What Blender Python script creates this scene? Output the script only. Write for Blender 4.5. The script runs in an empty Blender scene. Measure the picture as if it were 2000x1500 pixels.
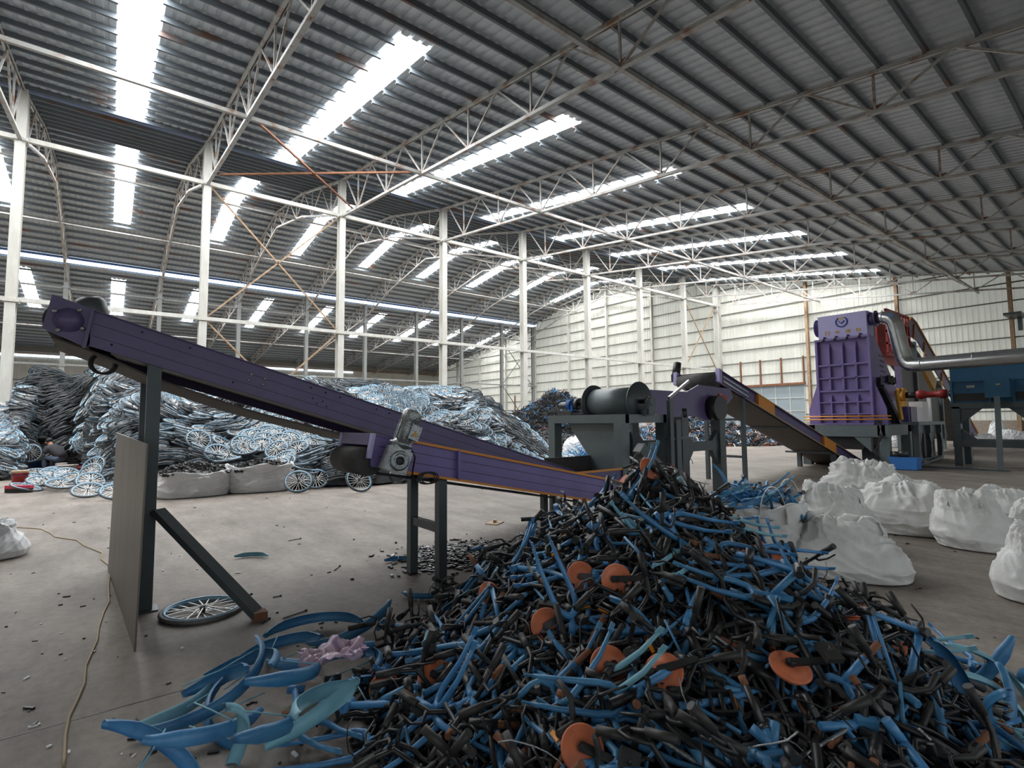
import bpy, math, random
from math import sin, cos, pi, radians, sqrt, atan2
from mathutils import Vector, Matrix, noise
SC = bpy.context.scene
COL = SC.collection
rnd = random.Random(7)

# ---------------------------------------------------------------- camera, world, exposure
CAM_H = 1.55
YAW, PITCH, ROLL, FPX = 0.9072, 0.0721, 0.0081, 1008.0
FWD = (cos(YAW), sin(YAW)); RGT = (sin(YAW), -cos(YAW))
cam_data = bpy.data.cameras.new('camera')
cam = bpy.data.objects.new('camera', cam_data); COL.objects.link(cam)
cam.location = (0, 0, CAM_H)
cam.rotation_euler = (Matrix.Rotation(YAW-pi/2, 3, 'Z') @ Matrix.Rotation(pi/2+PITCH, 3, 'X') @ Matrix.Rotation(-ROLL, 3, 'Z')).to_euler()
cam_data.sensor_width = 36; cam_data.lens = FPX/2000*36; cam_data.clip_start = 0.05; cam_data.clip_end = 400
cam_data.dof.use_dof = True; cam_data.dof.focus_distance = 9.0; cam_data.dof.aperture_fstop = 5.0
SC.camera = cam
world = bpy.data.worlds.new('world'); SC.world = world; world.use_nodes = True
bg = world.node_tree.nodes['Background']
bg.inputs[0].default_value = (0.88, 0.95, 1.0, 1); bg.inputs[1].default_value = 0.50
SC.view_settings.view_transform = 'Standard'; SC.view_settings.look = 'None'
SC.view_settings.gamma = 1.0; SC.view_settings.use_curve_mapping = False
SC.view_settings.exposure = 1.02
SKY_STRENGTH = 16.0            # overcast sky behind the translucent roof panels
try:
    SC.cycles.max_bounces = 6; SC.cycles.diffuse_bounces = 4; SC.cycles.use_light_tree = True
except Exception: pass

# ---------------------------------------------------------------- projection helpers (2000x1500 frame)
def ray(px, py):
    """direction in world space of a picture point; component along FWD scaled to 1"""
    x = (px-1000)/FPX; y = (750-py)/FPX; cr, sr = cos(ROLL), sin(ROLL)
    u, v = cr*x+sr*y, -sr*x+cr*y
    c, s = cos(PITCH), sin(PITCH)
    f = c - v*s; z = s + v*c
    u, z = u/f, z/f
    return (FWD[0]+RGT[0]*u, FWD[1]+RGT[1]*u, z)
def G(px, py, z=0.0):
    d = ray(px, py); k = (z-CAM_H)/d[2]
    return Vector((d[0]*k, d[1]*k, z))
def PD(px, py, dist):
    d = ray(px, py); return Vector((d[0]*dist, d[1]*dist, CAM_H+d[2]*dist))
def PY(px, py, Y):
    d = ray(px, py); k = Y/d[1]; return Vector((d[0]*k, Y, CAM_H+d[2]*k))
def PX(px, py, X):
    d = ray(px, py); k = X/d[0]; return Vector((X, d[1]*k, CAM_H+d[2]*k))
def hit(px, py, H, d0=1.2, d1=40, step=0.04):
    dr = ray(px, py); k = d0
    while k < d1:
        x, y, z = dr[0]*k, dr[1]*k, CAM_H+dr[2]*k
        if z <= H(x, y): return Vector((x, y, z))
        k += step
    return G(px, py) if dr[2] < 0 else Vector((dr[0]*d1, dr[1]*d1, 0))
def lerp(a, b, t): return a+(b-a)*t
def interp(x, pts):
    if x <= pts[0][0]: return pts[0][1]
    for (x0, y0), (x1, y1) in zip(pts, pts[1:]):
        if x <= x1: return y0+(y1-y0)*(x-x0)/(x1-x0)
    return pts[-1][1]
def sstep(a, b, x):
    t = max(0.0, min(1.0, (x-a)/(b-a))); return t*t*(3-2*t)
def nz(x, y, z=0.0): return noise.noise(Vector((x, y, z)))

# ---------------------------------------------------------------- materials
MATS = {}
def mat(name, col, rough=0.6, metal=0.0, col2=None, scale=8.0, amt=0.5, bump=0.0, bscale=None, thresh=None, emis=None, estr=0, trans=0, spec=0.5, coords='Object', stretch=None):
    m = bpy.data.materials.new(name); m.use_nodes = True
    nt = m.node_tree; N = nt.nodes; L = nt.links
    b = N['Principled BSDF']
    b.inputs['Base Color'].default_value = (*col, 1); b.inputs['Roughness'].default_value = rough
    b.inputs['Metallic'].default_value = metal; b.inputs['Specular IOR Level'].default_value = spec
    if col2 or bump:
        tc = N.new('ShaderNodeTexCoord'); src = tc.outputs['Object']
        if stretch:
            mp = N.new('ShaderNodeMapping'); mp.inputs['Scale'].default_value = stretch
            L.new(src, mp.inputs[0]); src = mp.outputs[0]
    if col2:
        n = N.new('ShaderNodeTexNoise'); n.inputs['Scale'].default_value = scale; n.inputs['Detail'].default_value = 5; n.inputs['Roughness'].default_value = 0.65
        L.new(src, n.inputs['Vector'])
        r = N.new('ShaderNodeValToRGB'); lo, hi = thresh or (0.35, 0.7)
        r.color_ramp.elements[0].position = lo; r.color_ramp.elements[1].position = hi
        r.color_ramp.elements[0].color = (*col, 1); r.color_ramp.elements[1].color = (*[lerp(a, c, amt) for a, c in zip(col, col2)], 1)
        L.new(n.outputs['Fac'], r.inputs[0]); L.new(r.outputs[0], b.inputs['Base Color'])
    if bump:
        n2 = N.new('ShaderNodeTexNoise'); n2.inputs['Scale'].default_value = bscale or scale*2; n2.inputs['Detail'].default_value = 4
        L.new(src, n2.inputs['Vector'])
        bp = N.new('ShaderNodeBump'); bp.inputs['Strength'].default_value = bump; bp.inputs['Distance'].default_value = 0.02
        L.new(n2.outputs['Fac'], bp.inputs['Height']); L.new(bp.outputs[0], b.inputs['Normal'])
    if emis:
        b.inputs['Emission Color'].default_value = (*emis, 1); b.inputs['Emission Strength'].default_value = estr
    if trans:
        t = N.new('ShaderNodeBsdfTranslucent'); t.inputs[0].default_value = (*col, 1)
        mx = N.new('ShaderNodeMixShader'); mx.inputs[0].default_value = trans
        L.new(b.outputs[0], mx.inputs[1]); L.new(t.outputs[0], mx.inputs[2]); L.new(mx.outputs[0], N['Material Output'].inputs[0])
    MATS[name] = m; return m

M = dict(
 roof=mat('roof_sheet', (0.54, 0.585, 0.62), 0.42, 0.1, (0.40, 0.44, 0.47), 0.8, 0.8, stretch=(1, 3, 1)),
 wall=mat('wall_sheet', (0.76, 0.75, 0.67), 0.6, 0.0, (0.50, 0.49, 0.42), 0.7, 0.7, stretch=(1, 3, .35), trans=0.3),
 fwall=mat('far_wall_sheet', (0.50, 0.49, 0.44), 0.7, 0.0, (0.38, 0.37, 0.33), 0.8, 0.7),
 purlin=mat('galvanised_purlin', (0.15, 0.175, 0.195), 0.5, 0.2, (0.20, 0.08, 0.035), 0.9, 0.8, thresh=(0.57, 0.68), stretch=(0.5, 1, 1)),
 girt=mat('wall_girt', (0.16, 0.15, 0.13), 0.6, 0.2),
 truss=mat('truss_paint', (0.42, 0.42, 0.40), 0.5, 0.15, (0.25, 0.11, 0.045), 2.0, 0.85, thresh=(0.50, 0.66)),
 column=mat('column_paint', (0.62, 0.62, 0.58), 0.5, 0.0, (0.40, 0.36, 0.29), 2.5, 0.6, stretch=(1, 1, .3)),
 column2=mat('grey_column', (0.28, 0.30, 0.30), 0.5, 0.2, (0.2, 0.18, 0.15), 2.5, 0.6),
 rust=mat('rusty_steel', (0.26, 0.105, 0.05), 0.8, 0.1, (0.12, 0.06, 0.035), 6, 0.8),
 rod=mat('rod_rust', (0.42, 0.31, 0.20), 0.7, 0.1, (0.24, 0.12, 0.06), 5, 0.8),
 sky=mat('skylight_panel', (0.9, 0.95, 1.0), 0.5, emis=(0.97, 0.985, 1.0), estr=SKY_STRENGTH),
 bluestrip=mat('clerestory_panel', (0.8, 0.9, 1.0), 0.5, emis=(0.70, 0.83, 1.0), estr=2.2),
 bluesheet=mat('blue_ridge_sheet', (0.10, 0.17, 0.36), 0.5),
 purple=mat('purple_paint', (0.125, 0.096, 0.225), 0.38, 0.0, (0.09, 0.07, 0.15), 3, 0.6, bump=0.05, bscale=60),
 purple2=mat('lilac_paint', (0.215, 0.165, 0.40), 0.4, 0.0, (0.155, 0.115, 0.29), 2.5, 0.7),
 lilac=mat('pale_lilac_paint', (0.42, 0.39, 0.68), 0.4, 0.0, (0.46, 0.43, 0.70), 2.0, 0.5),
 orange=mat('orange_trim', (0.72, 0.27, 0.03), 0.45),
 yellow=mat('yellow_paint', (0.75, 0.38, 0.04), 0.45, 0, (0.4, 0.2, 0.04), 6, .5),
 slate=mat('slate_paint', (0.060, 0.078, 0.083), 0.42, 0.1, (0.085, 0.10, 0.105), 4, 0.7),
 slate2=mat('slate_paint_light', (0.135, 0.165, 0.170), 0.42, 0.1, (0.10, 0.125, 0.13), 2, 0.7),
 belt=mat('rubber_belt', (0.045, 0.042, 0.040), 0.75, 0, (0.08, 0.075, 0.068), 5, 0.8, bump=0.3, bscale=40),
 beltd=mat('dusty_belt', (0.10, 0.085, 0.072), 0.8, 0, (0.07, 0.06, 0.052), 5, 0.8),
 black=mat('black_plastic', (0.010, 0.010, 0.011), 0.42, 0, (0.032, 0.030, 0.029), 14, 0.7),
 blackd=mat('dusty_black', (0.017, 0.0165, 0.016), 0.55, 0, (0.050, 0.046, 0.041), 10, 0.8),
 darkmetal=mat('dark_metal', (0.07, 0.07, 0.072), 0.4, 0.7),
 alu=mat('cast_aluminium', (0.42, 0.44, 0.44), 0.35, 0.85, (0.25, 0.26, 0.26), 20, .6, bump=0.4, bscale=60),
 galv=mat('galvanised_duct', (0.62, 0.64, 0.65), 0.22, 0.95, (0.45, 0.46, 0.47), 3, .6),
 blue=mat('sky_blue_paint', (0.085, 0.29, 0.56), 0.38, 0, (0.04, 0.15, 0.33), 9, 0.75),
 blue2=mat('pale_blue_paint', (0.24, 0.50, 0.60), 0.45, 0, (0.15, 0.36, 0.45), 9, 0.7),
 fblue=mat('blue_fender_paint', (0.03, 0.15, 0.33), 0.4, 0, (0.10, 0.30, 0.48), 4, 0.8),
 mblue=mat('machine_blue', (0.022, 0.115, 0.215), 0.4, 0, (0.018, 0.085, 0.16), 3, 0.6),
 bblue=mat('bright_blue', (0.03, 0.16, 0.47), 0.4),
 red=mat('red_paint', (0.42, 0.035, 0.03), 0.45, 0, (0.25, 0.02, 0.02), 5, .6),
 pink=mat('pink_red', (0.62, 0.05, 0.10), 0.5),
 disc=mat('orange_disc', (0.66, 0.18, 0.075), 0.55, 0, (0.36, 0.10, 0.05), 12, 0.6),
 amber=mat('amber_reflector', (0.85, 0.30, 0.02), 0.3),
 bag=mat('woven_bag', (0.72, 0.72, 0.70), 0.6, 0, (0.47, 0.45, 0.41), 3.5, 0.7, thresh=(0.45, 0.8), bump=0.25, bscale=14),
 bagw=mat('white_woven_bag', (0.78, 0.79, 0.80), 0.6, 0, (0.6, 0.6, 0.6), 3.5, 0.7, bump=0.25, bscale=14),
 tire=mat('grey_tire', (0.045, 0.045, 0.047), 0.6, 0, (0.20, 0.20, 0.20), 5, 0.8),
 rim=mat('blue_rim', (0.22, 0.48, 0.70), 0.35, 0.1, (0.50, 0.62, 0.70), 5, 0.8),
 spoke=mat('pale_spokes', (0.78, 0.78, 0.76), 0.4, 0.3),
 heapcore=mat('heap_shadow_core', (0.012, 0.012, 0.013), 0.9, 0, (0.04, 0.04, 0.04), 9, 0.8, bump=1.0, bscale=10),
 steel=mat('bare_steel_sheet', (0.20, 0.175, 0.15), 0.5, 0.5, (0.13, 0.12, 0.11), 3, 0.8, stretch=(1, 2.5, .4)),
 brick=mat('rough_block_wall', (0.30, 0.25, 0.20), 0.9, 0, (0.42, 0.36, 0.30), 8, 0.8, bump=.5),
 doorp=mat('grey_blue_door_panel', (0.36, 0.43, 0.46), 0.5, 0, (0.30, 0.36, 0.39), 1.5, 0.7, trans=.2),
 cardb=mat('cardboard', (0.45, 0.34, 0.22), 0.8),
 cord=mat('tan_cord', (0.36, 0.27, 0.15), 0.6),
 film=mat('pink_plastic_film', (0.62, 0.45, 0.50), 0.25, 0, (0.30, 0.22, 0.42), 9, 0.8),
 skin=mat('skin', (0.55, 0.30, 0.19), 0.6), hair=mat('black_hair', (0.012, 0.011, 0.010), 0.6),
 shirt=mat('charcoal_shirt', (0.045, 0.045, 0.052), 0.8), jeans=mat('blue_jeans', (0.07, 0.10, 0.15), 0.8, 0, (0.13, 0.17, 0.23), 12, .6),
 white=mat('white_paint', (0.75, 0.75, 0.74), 0.5), logoblue=mat('logo_blue', (0.02, 0.06, 0.28), 0.5),
 pail=mat('dirty_white_pail', (0.48, 0.45, 0.42), 0.6, 0, (0.3, 0.26, 0.23), 6, .7),
 pailblue=mat('blue_pail', (0.05, 0.14, 0.36), 0.5), gold=mat('gold_paint', (0.62, 0.42, 0.07), 0.5),
)
def floor_mat():
    m = bpy.data.materials.new('concrete_floor'); m.use_nodes = True
    nt = m.node_tree; N = nt.nodes; L = nt.links; b = N['Principled BSDF']
    tc = N.new('ShaderNodeTexCoord')
    def tex(scale, sx, sy, det=6):
        mp = N.new('ShaderNodeMapping'); mp.inputs['Scale'].default_value = (sx, sy, 1); L.new(tc.outputs['Object'], mp.inputs[0])
        n = N.new('ShaderNodeTexNoise'); n.inputs['Scale'].default_value = scale; n.inputs['Detail'].default_value = det; n.inputs['Roughness'].default_value = .62
        L.new(mp.outputs[0], n.inputs['Vector']); return n
    n1 = tex(0.35, 1, 1); n2 = tex(2.6, 1.0, 0.35); n3 = tex(14, 1, 1)
    r1 = N.new('ShaderNodeValToRGB'); r1.color_ramp.elements[0].position = .3; r1.color_ramp.elements[1].position = .72
    r1.color_ramp.elements[0].color = (0.20, 0.172, 0.146, 1); r1.color_ramp.elements[1].color = (0.345, 0.300, 0.258, 1)
    L.new(n1.outputs[0], r1.inputs[0])
    r2 = N.new('ShaderNodeValToRGB'); r2.color_ramp.elements[0].position = .32; r2.color_ramp.elements[1].position = .7
    r2.color_ramp.elements[0].color = (0.62, 0.61, 0.60, 1); r2.color_ramp.elements[1].color = (1.15, 1.15, 1.15, 1)
    L.new(n2.outputs[0], r2.inputs[0])
    r3 = N.new('ShaderNodeValToRGB'); r3.color_ramp.elements[0].position = .3; r3.color_ramp.elements[1].position = .6
    r3.color_ramp.elements[0].color = (0.78, 0.78, 0.78, 1); r3.color_ramp.elements[1].color = (1.03, 1.03, 1.03, 1)
    L.new(n3.outputs[0], r3.inputs[0])
    def mul(a, c):
        x = N.new('ShaderNodeMix'); x.data_type = 'RGBA'; x.blend_type = 'MULTIPLY'; x.inputs[0].default_value = 1
        L.new(a, x.inputs[6]); L.new(c, x.inputs[7]); return x.outputs[2]
    L.new(mul(mul(r1.outputs[0], r2.outputs[0]), r3.outputs[0]), b.inputs['Base Color'])
    b.inputs['Roughness'].default_value = .62; b.inputs['Specular IOR Level'].default_value = .35
    bp = N.new('ShaderNodeBump'); bp.inputs['Strength'].default_value = .35; bp.inputs['Distance'].default_value = .02
    L.new(n2.outputs[0], bp.inputs['Height']); L.new(bp.outputs[0], b.inputs['Normal'])
    return m
M['floor'] = floor_mat()

# ---------------------------------------------------------------- mesh builder
def basis(n, up=(0, 0, 1)):
    n = Vector(n).normalized(); u = Vector(up)
    if abs(n.dot(u)) > 0.98: u = Vector((1, 0, 0))
    a = u.cross(n).normalized(); b = n.cross(a)
    return a, b, n
class MB:
    def __init__(s): s.v = []; s.f = []; s.m = []; s.sm = []
    def add(s, vs, fs, mi=0, smooth=False):
        o = len(s.v); s.v.extend([tuple(p) for p in vs])
        for f in fs: s.f.append([i+o for i in f]); s.m.append(mi); s.sm.append(smooth)
    def box(s, c, size, R=None, mi=0):
        hx, hy, hz = size[0]/2, size[1]/2, size[2]/2; c = Vector(c)
        vs = [Vector((x, y, z)) for x in (-hx, hx) for y in (-hy, hy) for z in (-hz, hz)]
        if R is not None: vs = [R @ p for p in vs]
        s.add([p+c for p in vs], [(0, 1, 3, 2), (4, 6, 7, 5), (0, 4, 5, 1), (2, 3, 7, 6), (0, 2, 6, 4), (1, 5, 7, 3)], mi); return s
    def bx(s, x0, x1, y0, y1, z0, z1, mi=0):
        return s.box(((x0+x1)/2, (y0+y1)/2, (z0+z1)/2), (abs(x1-x0), abs(y1-y0), abs(z1-z0)), None, mi)
    def bar(s, p, q, w, h=None, mi=0, up=(0, 0, 1)):
        h = h or w; p = Vector(p); q = Vector(q); a, b, n = basis(q-p, up); vs = []
        for o in (p, q):
            for i, j in ((-1, -1), (1, -1), (1, 1), (-1, 1)): vs.append(o+a*(i*w/2)+b*(j*h/2))
        s.add(vs, [(3, 2, 1, 0), (4, 5, 6, 7), (0, 1, 5, 4), (1, 2, 6, 5), (2, 3, 7, 6), (3, 0, 4, 7)], mi); return s
    def ibeam(s, p, q, w, h, mi=0, up=(0, 0, 1), t=0.025):
        p = Vector(p); q = Vector(q); a, b, n = basis(q-p, up)
        s.bar(p+b*(h/2-t/2), q+b*(h/2-t/2), w, t, mi, up); s.bar(p-b*(h/2-t/2), q-b*(h/2-t/2), w, t, mi, up); s.bar(p, q, t, h-2*t, mi, up); return s
    def tube(s, pts, r, n=8, mi=0, caps=True, closed=False, smooth=True):
        pts = [Vector(p) for p in pts]; k = len(pts); rr = r if isinstance(r, (list, tuple)) else [r]*k
        vs = []; a = None
        for i, p in enumerate(pts):
            if closed: t = pts[(i+1) % k]-pts[i-1]
            else: t = pts[min(i+1, k-1)]-pts[max(i-1, 0)]
            if t.length < 1e-9: t = Vector((0, 0, 1))
            t.normalize()
            if a is None: a = basis(t)[0]
            else:
                a = a-t*a.dot(t)
                a = a.normalized() if a.length > 1e-6 else basis(t)[0]
            b = t.cross(a)
            for j in range(n):
                th = 2*pi*j/n; vs.append(p+(a*cos(th)+b*sin(th))*rr[i])
        fs = []
        for i in range(k if closed else k-1):
            i2 = (i+1) % k
            for j in range(n): fs.append((i*n+j, i*n+(j+1) % n, i2*n+(j+1) % n, i2*n+j))
        s.add(vs, fs, mi, smooth)
        if caps and not closed:
            o = len(s.v)-len(vs)
            s.f.append([o+j for j in range(n)][::-1]); s.m.append(mi); s.sm.append(False)
            s.f.append([o+(k-1)*n+j for j in range(n)]); s.m.append(mi); s.sm.append(False)
        return s
    def cyl(s, p, q, r, n=20, mi=0, r2=None): return s.tube([p, q], [r, r if r2 is None else r2], n, mi)
    def ring(s, c, nrm, R, r, n=32, k=6, mi=0, sx=1, sy=1):
        a, b, _ = basis(nrm); c = Vector(c)
        return s.tube([c+a*(R*sx*cos(2*pi*i/n))+b*(R*sy*sin(2*pi*i/n)) for i in range(n)], r, k, mi, closed=True)
    def disc(s, c, nrm, prof, n=32, mi=0, caps=True):
        """lathe: prof = list of (radius, offset along nrm)"""
        a, b, w = basis(nrm); c = Vector(c); vs = []
        for r, h in prof:
            for i in range(n):
                th = 2*pi*i/n; vs.append(c+a*(r*cos(th))+b*(r*sin(th))+w*h)
        fs = [(i*n+j, i*n+(j+1) % n, (i+1)*n+(j+1) % n, (i+1)*n+j) for i in range(len(prof)-1) for j in range(n)]
        s.add(vs, fs, mi, True); o = len(s.v)-len(vs)
        if not caps: return s
        if prof[0][0] > 1e-4: s.f.append([o+j for j in range(n)][::-1]); s.m.append(mi); s.sm.append(False)
        if prof[-1][0] > 1e-4: s.f.append([o+(len(prof)-1)*n+j for j in range(n)]); s.m.append(mi); s.sm.append(False)
        return s
    def prism(s, poly, d, mi=0):
        """closed polygon of 3D points swept by vector d"""
        d = Vector(d); n = len(poly); vs = [Vector(p) for p in poly]+[Vector(p)+d for p in poly]
        s.add(vs, [tuple(range(n))[::-1], tuple(range(n, 2*n))]+[(i, (i+1) % n, n+(i+1) % n, n+i) for i in range(n)], mi); return s
    def merge(s, o, Mx=None, mo=0):
        k = len(s.v); s.v.extend([tuple(Mx @ Vector(p)) for p in o.v] if Mx is not None else o.v)
        s.f.extend([[i+k for i in f] for f in o.f]); s.m.extend([i+mo for i in o.m]); s.sm.extend(o.sm); return s
    def mesh(s, name, mats, off=(0, 0, 0)):
        me = bpy.data.meshes.new(name); ox, oy, oz = off
        me.from_pydata([(x-ox, y-oy, z-oz) for x, y, z in s.v], [], s.f)
        for m in (mats if isinstance(mats, (list, tuple)) else [mats]): me.materials.append(M[m] if isinstance(m, str) else m)
        me.polygons.foreach_set('material_index', s.m); me.polygons.foreach_set('use_smooth', s.sm); me.update()
        return me
    def build(s, name, mats, parent=None):
        """parts given in world coordinates are stored relative to their parent's place"""
        off = Vector((0, 0, 0)); p = parent
        while p is not None: off += p.location; p = p.parent
        o = bpy.data.objects.new(name, s.mesh(name, mats, off)); COL.objects.link(o)
        if parent is not None: o.parent = parent
        return o
    def single(s, name, mats, at):
        """one mesh object with its origin at a given place"""
        o = bpy.data.objects.new(name, s.mesh(name, mats, at)); o.location = at; COL.objects.link(o); return o

def tag(o, label, cat, group=None, kind=None):
    o['label'] = label; o['category'] = cat
    if len(label.split()) > 16: print('LONGLABEL', label)
    if group: o['group'] = group
    if kind: o['kind'] = kind
    return o
def thing(name, loc, label, cat, group=None):
    o = bpy.data.objects.new(name, None); COL.objects.link(o); o.location = loc; o.empty_display_size = .1
    return tag(o, label, cat, group)
def struct(mb, name, mats, parent=None):
    o = mb.build(name, mats, parent)
    if parent is None: o['kind'] = 'structure'
    return o
def copy_tree(o, parent=None):
    c = o.copy(); COL.objects.link(c)
    if parent is not None: c.parent = parent
    for ch in o.children: copy_tree(ch, c)
    return c
def mod_bevel(o, w=0.01, seg=2):
    m = o.modifiers.new('bevel', 'BEVEL'); m.width = w; m.segments = seg; m.limit_method = 'ANGLE'; return o

# ================================================================ THE BUILDING
BAY = 6.073; X0 = -2.97
COLX = [X0+BAY*i for i in range(-2, 9)]; COLX[-1] = 44.8
XL, XR = -17.5, 45.5; YN, Y1, Y2, YF = -4.0, 26.0, 52.7, 79.0
ARCH = [(Y1, 14.15), (33.0, 16.0), (39.35, 16.9), (46.5, 16.0), (Y2, 14.55)]
def top0(Y): return 9.74+.17*Y
def top1(Y): return interp(Y, ARCH)
def top2(Y): return 14.2-.148*(Y-Y2)
def bot0(Y): return 8.85+.13*Y
def bot1(Y): return top1(Y)-lerp(1.85, 1.15, 1-abs(Y-39.35)/13.35)
def bot2(Y): return top2(Y)-lerp(1.5, .9, (Y-Y2)/26.3)
ROOF_UP = 0.24
f = MB(); f.add([(XL, YN-30, 0), (XR+.3, YN-30, 0), (XR+.3, YF+.3, 0), (XL, YF+.3, 0)], [(0, 1, 2, 3)])
floor = struct(f, 'floor', 'floor')
for n_, (pa, pb) in enumerate((((-60, 1462), (450, 1322)),)):
    f = MB(); f.bar(G(*pa, .0005), G(*pb, .0005), .007, .002); struct(f, 'trim_%d' % (n_+2), 'black')

def sheet_profile(length, pitch=0.30, h=0.035):
    out = []; x = 0
    while x < length:
        for dx, z in ((0, 0), (pitch*.55, 0), (pitch*.65, h), (pitch*.90, h)): out.append((min(x+dx, length), z))
        x += pitch
    out.append((length, 0)); return out
SKX = [(i*BAY-0.2, i*BAY+0.72) for i in range(-2, 8)]
def in_sky(x, sk): return any(a-1e-3 <= x <= b+1e-3 for a, b in SKX) and sk
def roof_sheet(mb, Ya, Yb, za, zb, sky):
    prof = []
    xs = sheet_profile(XR-XL)
    for (p, z), (p2, z2) in zip(xs, xs[1:]):
        if p2-p < 1e-6: continue
        xm = XL+(p+p2)/2
        if sky and in_sky(xm, True): continue
        mb.add([(XL+p, Ya, za+z), (XL+p2, Ya, za+z2), (XL+p2, Yb, zb+z2), (XL+p, Yb, zb+z)], [(0, 1, 2, 3)])
def roof_run(mb, Ya, Yb, fn, s0, s1):
    for a, b, s in ((Ya, s0, False), (s0, s1, True), (s1, Yb, False)):
        if b-a > 1e-3: roof_sheet(mb, a, b, fn(a)+ROOF_UP, fn(b)+ROOF_UP, s)
roof = MB()
roof_run(roof, YN, Y1+.1, top0, 12.3, 25.9)
roof_run(roof, Y1+.1, 33.0, top1, 33, 33)
roof_run(roof, 33.0, 39.35, top1, 33.0, 39.35)
roof_run(roof, 39.35, 46.5, top1, 39.35, 46.5)
roof_run(roof, 46.5, Y2+.2, top1, Y2, Y2)
roof_run(roof, Y2, YF, top2, 55.5, 65.2)
ceiling = struct(roof, 'ceiling', 'roof')
# purlins run along the shed under the sheets
def purlin(Y, fn, m='purlin', sky=None):
    mb = MB(); z = fn(Y)+ROOF_UP-.02
    cuts = [XL]+[v for p in SKX for v in p]+[XR] if sky and sky[0] < Y < sky[1] else [XL, XR]
    for i in range(0, len(cuts)-1):
        a, b = cuts[i], cuts[i+1]
        if i % 2 == 0: mb.bx(a, b, Y-.035, Y+.035, z-.16, z-.145); mb.bx(a, b, Y-.0375, Y-.027, z-.16, z); mb.bx(a, b, Y-.035, Y+.035, z-.012, z)
        else: mb.bx(a, b, Y-.012, Y+.012, z-.07, z)        # purlin slimmed across the panel to imitate glare eroding its dark line
    for i in range(11): mb.bx(COLX[i]-.09, COLX[i]+.09, Y-.03, Y+.05, z-.20, z-.01)
    mb.build('purlin', m, ceiling)
y = 0.3
while y < Y1: purlin(y, top0, sky=(12.3, 25.9)); y += .95
y = Y1+.35
while y < Y2: purlin(y, top1, sky=(33, 46.5)); y += .93
y = Y2+.5
while y < YF: purlin(y, top2, sky=(55.5, 65.2)); y += 1.15
# translucent roof panels, each between its own purlins
wn = 0
def skylight(xa, xb, Ya, Yb, fn):
    global wn; wn += 1
    mb = MB(); n = 4
    za, zb = fn(Ya)+ROOF_UP+.01, fn(Yb)+ROOF_UP+.01
    mb.add([(xa, Ya, za), (xb, Ya, za), (xb, Yb, zb), (xa, Yb, zb)], [(3, 2, 1, 0)])
    struct(mb, 'window_%d' % wn, 'sky')
for xa, xb in SKX:
    skylight(xa, xb, 12.3, 25.9, top0); skylight(xa, xb, 33.0, 39.35, top1); skylight(xa, xb, 39.35, 46.5, top1); skylight(xa, xb, 55.5, 65.2, top2)
# glazed step between the middle and far roofs, blue flashing above the near column row
wn += 1; s = MB(); s.bx(XL, XR, Y2+.16, Y2+.2, top2(Y2)+.1, top1(Y2)+.2); struct(s, 'window_%d' % wn, 'bluestrip')
t = MB(); t.bx(XL, XR, Y2+.1, Y2+.16, top1(Y2)+.02, top1(Y2)+.2); t.bx(XL, XR, Y1+.02, Y1+.14, top1(Y1)+.06, top1(Y1)+.22); struct(t, 'trim_1', 'bluesheet')

# walls of ribbed sheet
def wall_sheet_x(mb, X, Ya, Yb, z0, zfun, sgn=-1, pitch=.30, h=.03):
    y = Ya
    while y < Yb-1e-4:
        for a, b, d0, d1 in ((0, .62, 0, 0), (.62, .70, 0, 1), (.70, .92, 1, 1), (.92, 1, 1, 0)):
            ya, yb = min(y+a*pitch, Yb), min(y+b*pitch, Yb)
            if yb-ya < 1e-5: continue
            xa, xb = X+sgn*h*d0, X+sgn*h*d1
            mb.add([(xa, ya, z0), (xb, yb, z0), (xb, yb, zfun(yb)), (xa, ya, zfun(ya))], [(0, 1, 2, 3)])
        y += pitch
def topall(Y):
    return (top0(Y) if Y < Y1 else top1(Y) if Y < Y2 else top2(Y))+ROOF_UP+.02
w = MB()
wall_sheet_x(w, XR, YN, 18.7, 1.3, topall); wall_sheet_x(w, XR, 18.7, 25.9, 4.5, topall)
wall_sheet_x(w, XR, 25.9, Y1+.1, 1.3, topall); wall_sheet_x(w, XR, Y1+.1, Y2, 1.3, topall); wall_sheet_x(w, XR, Y2+.01, YF, 1.3, topall)
wall_right = struct(w, 'wall_right', 'wall')
b = MB(); b.bx(XR-.12, XR+.1, YN, 18.7, 0, 1.35); b.bx(XR-.12, XR+.1, 25.9, YF, 0, 1.35); b.build('block_plinth', 'brick', wall_right)
# girts and posts of the end wall
z = 1.9
while z < 17:
    # span of Y where the wall is that high
    ys = [YN+.25*i for i in range(int((YF-YN)/.25))]
    run = [yy for yy in ys if topall(yy) > z+.15]
    if run:
        g = MB()
        segs = [(run[0], run[-1])]
        if z < 4.5: segs = [(run[0], 18.7), (25.9, run[-1])]
        for a, c in segs:
            g.bx(XR-.13, XR-.035, a, c, z, z+.075)
        g.build('girt', 'girt', wall_right)
    z += 1.18
for yy in [-.1, 6.0, 12.0, 18.2, 25.9, 33.6, 39.9, 46.2, 52.7, 59.3, 65.9, 72.4]:
    g = MB(); g.ibeam((XR-.3, yy, 0), (XR-.3, yy, topall(yy)-.1), .2, .3, 0, (1, 0, 0), .02)
    g.build('wall_post', 'rod' if yy in (18.2, 12.0, 6.0) else 'column', wall_right)
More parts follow.
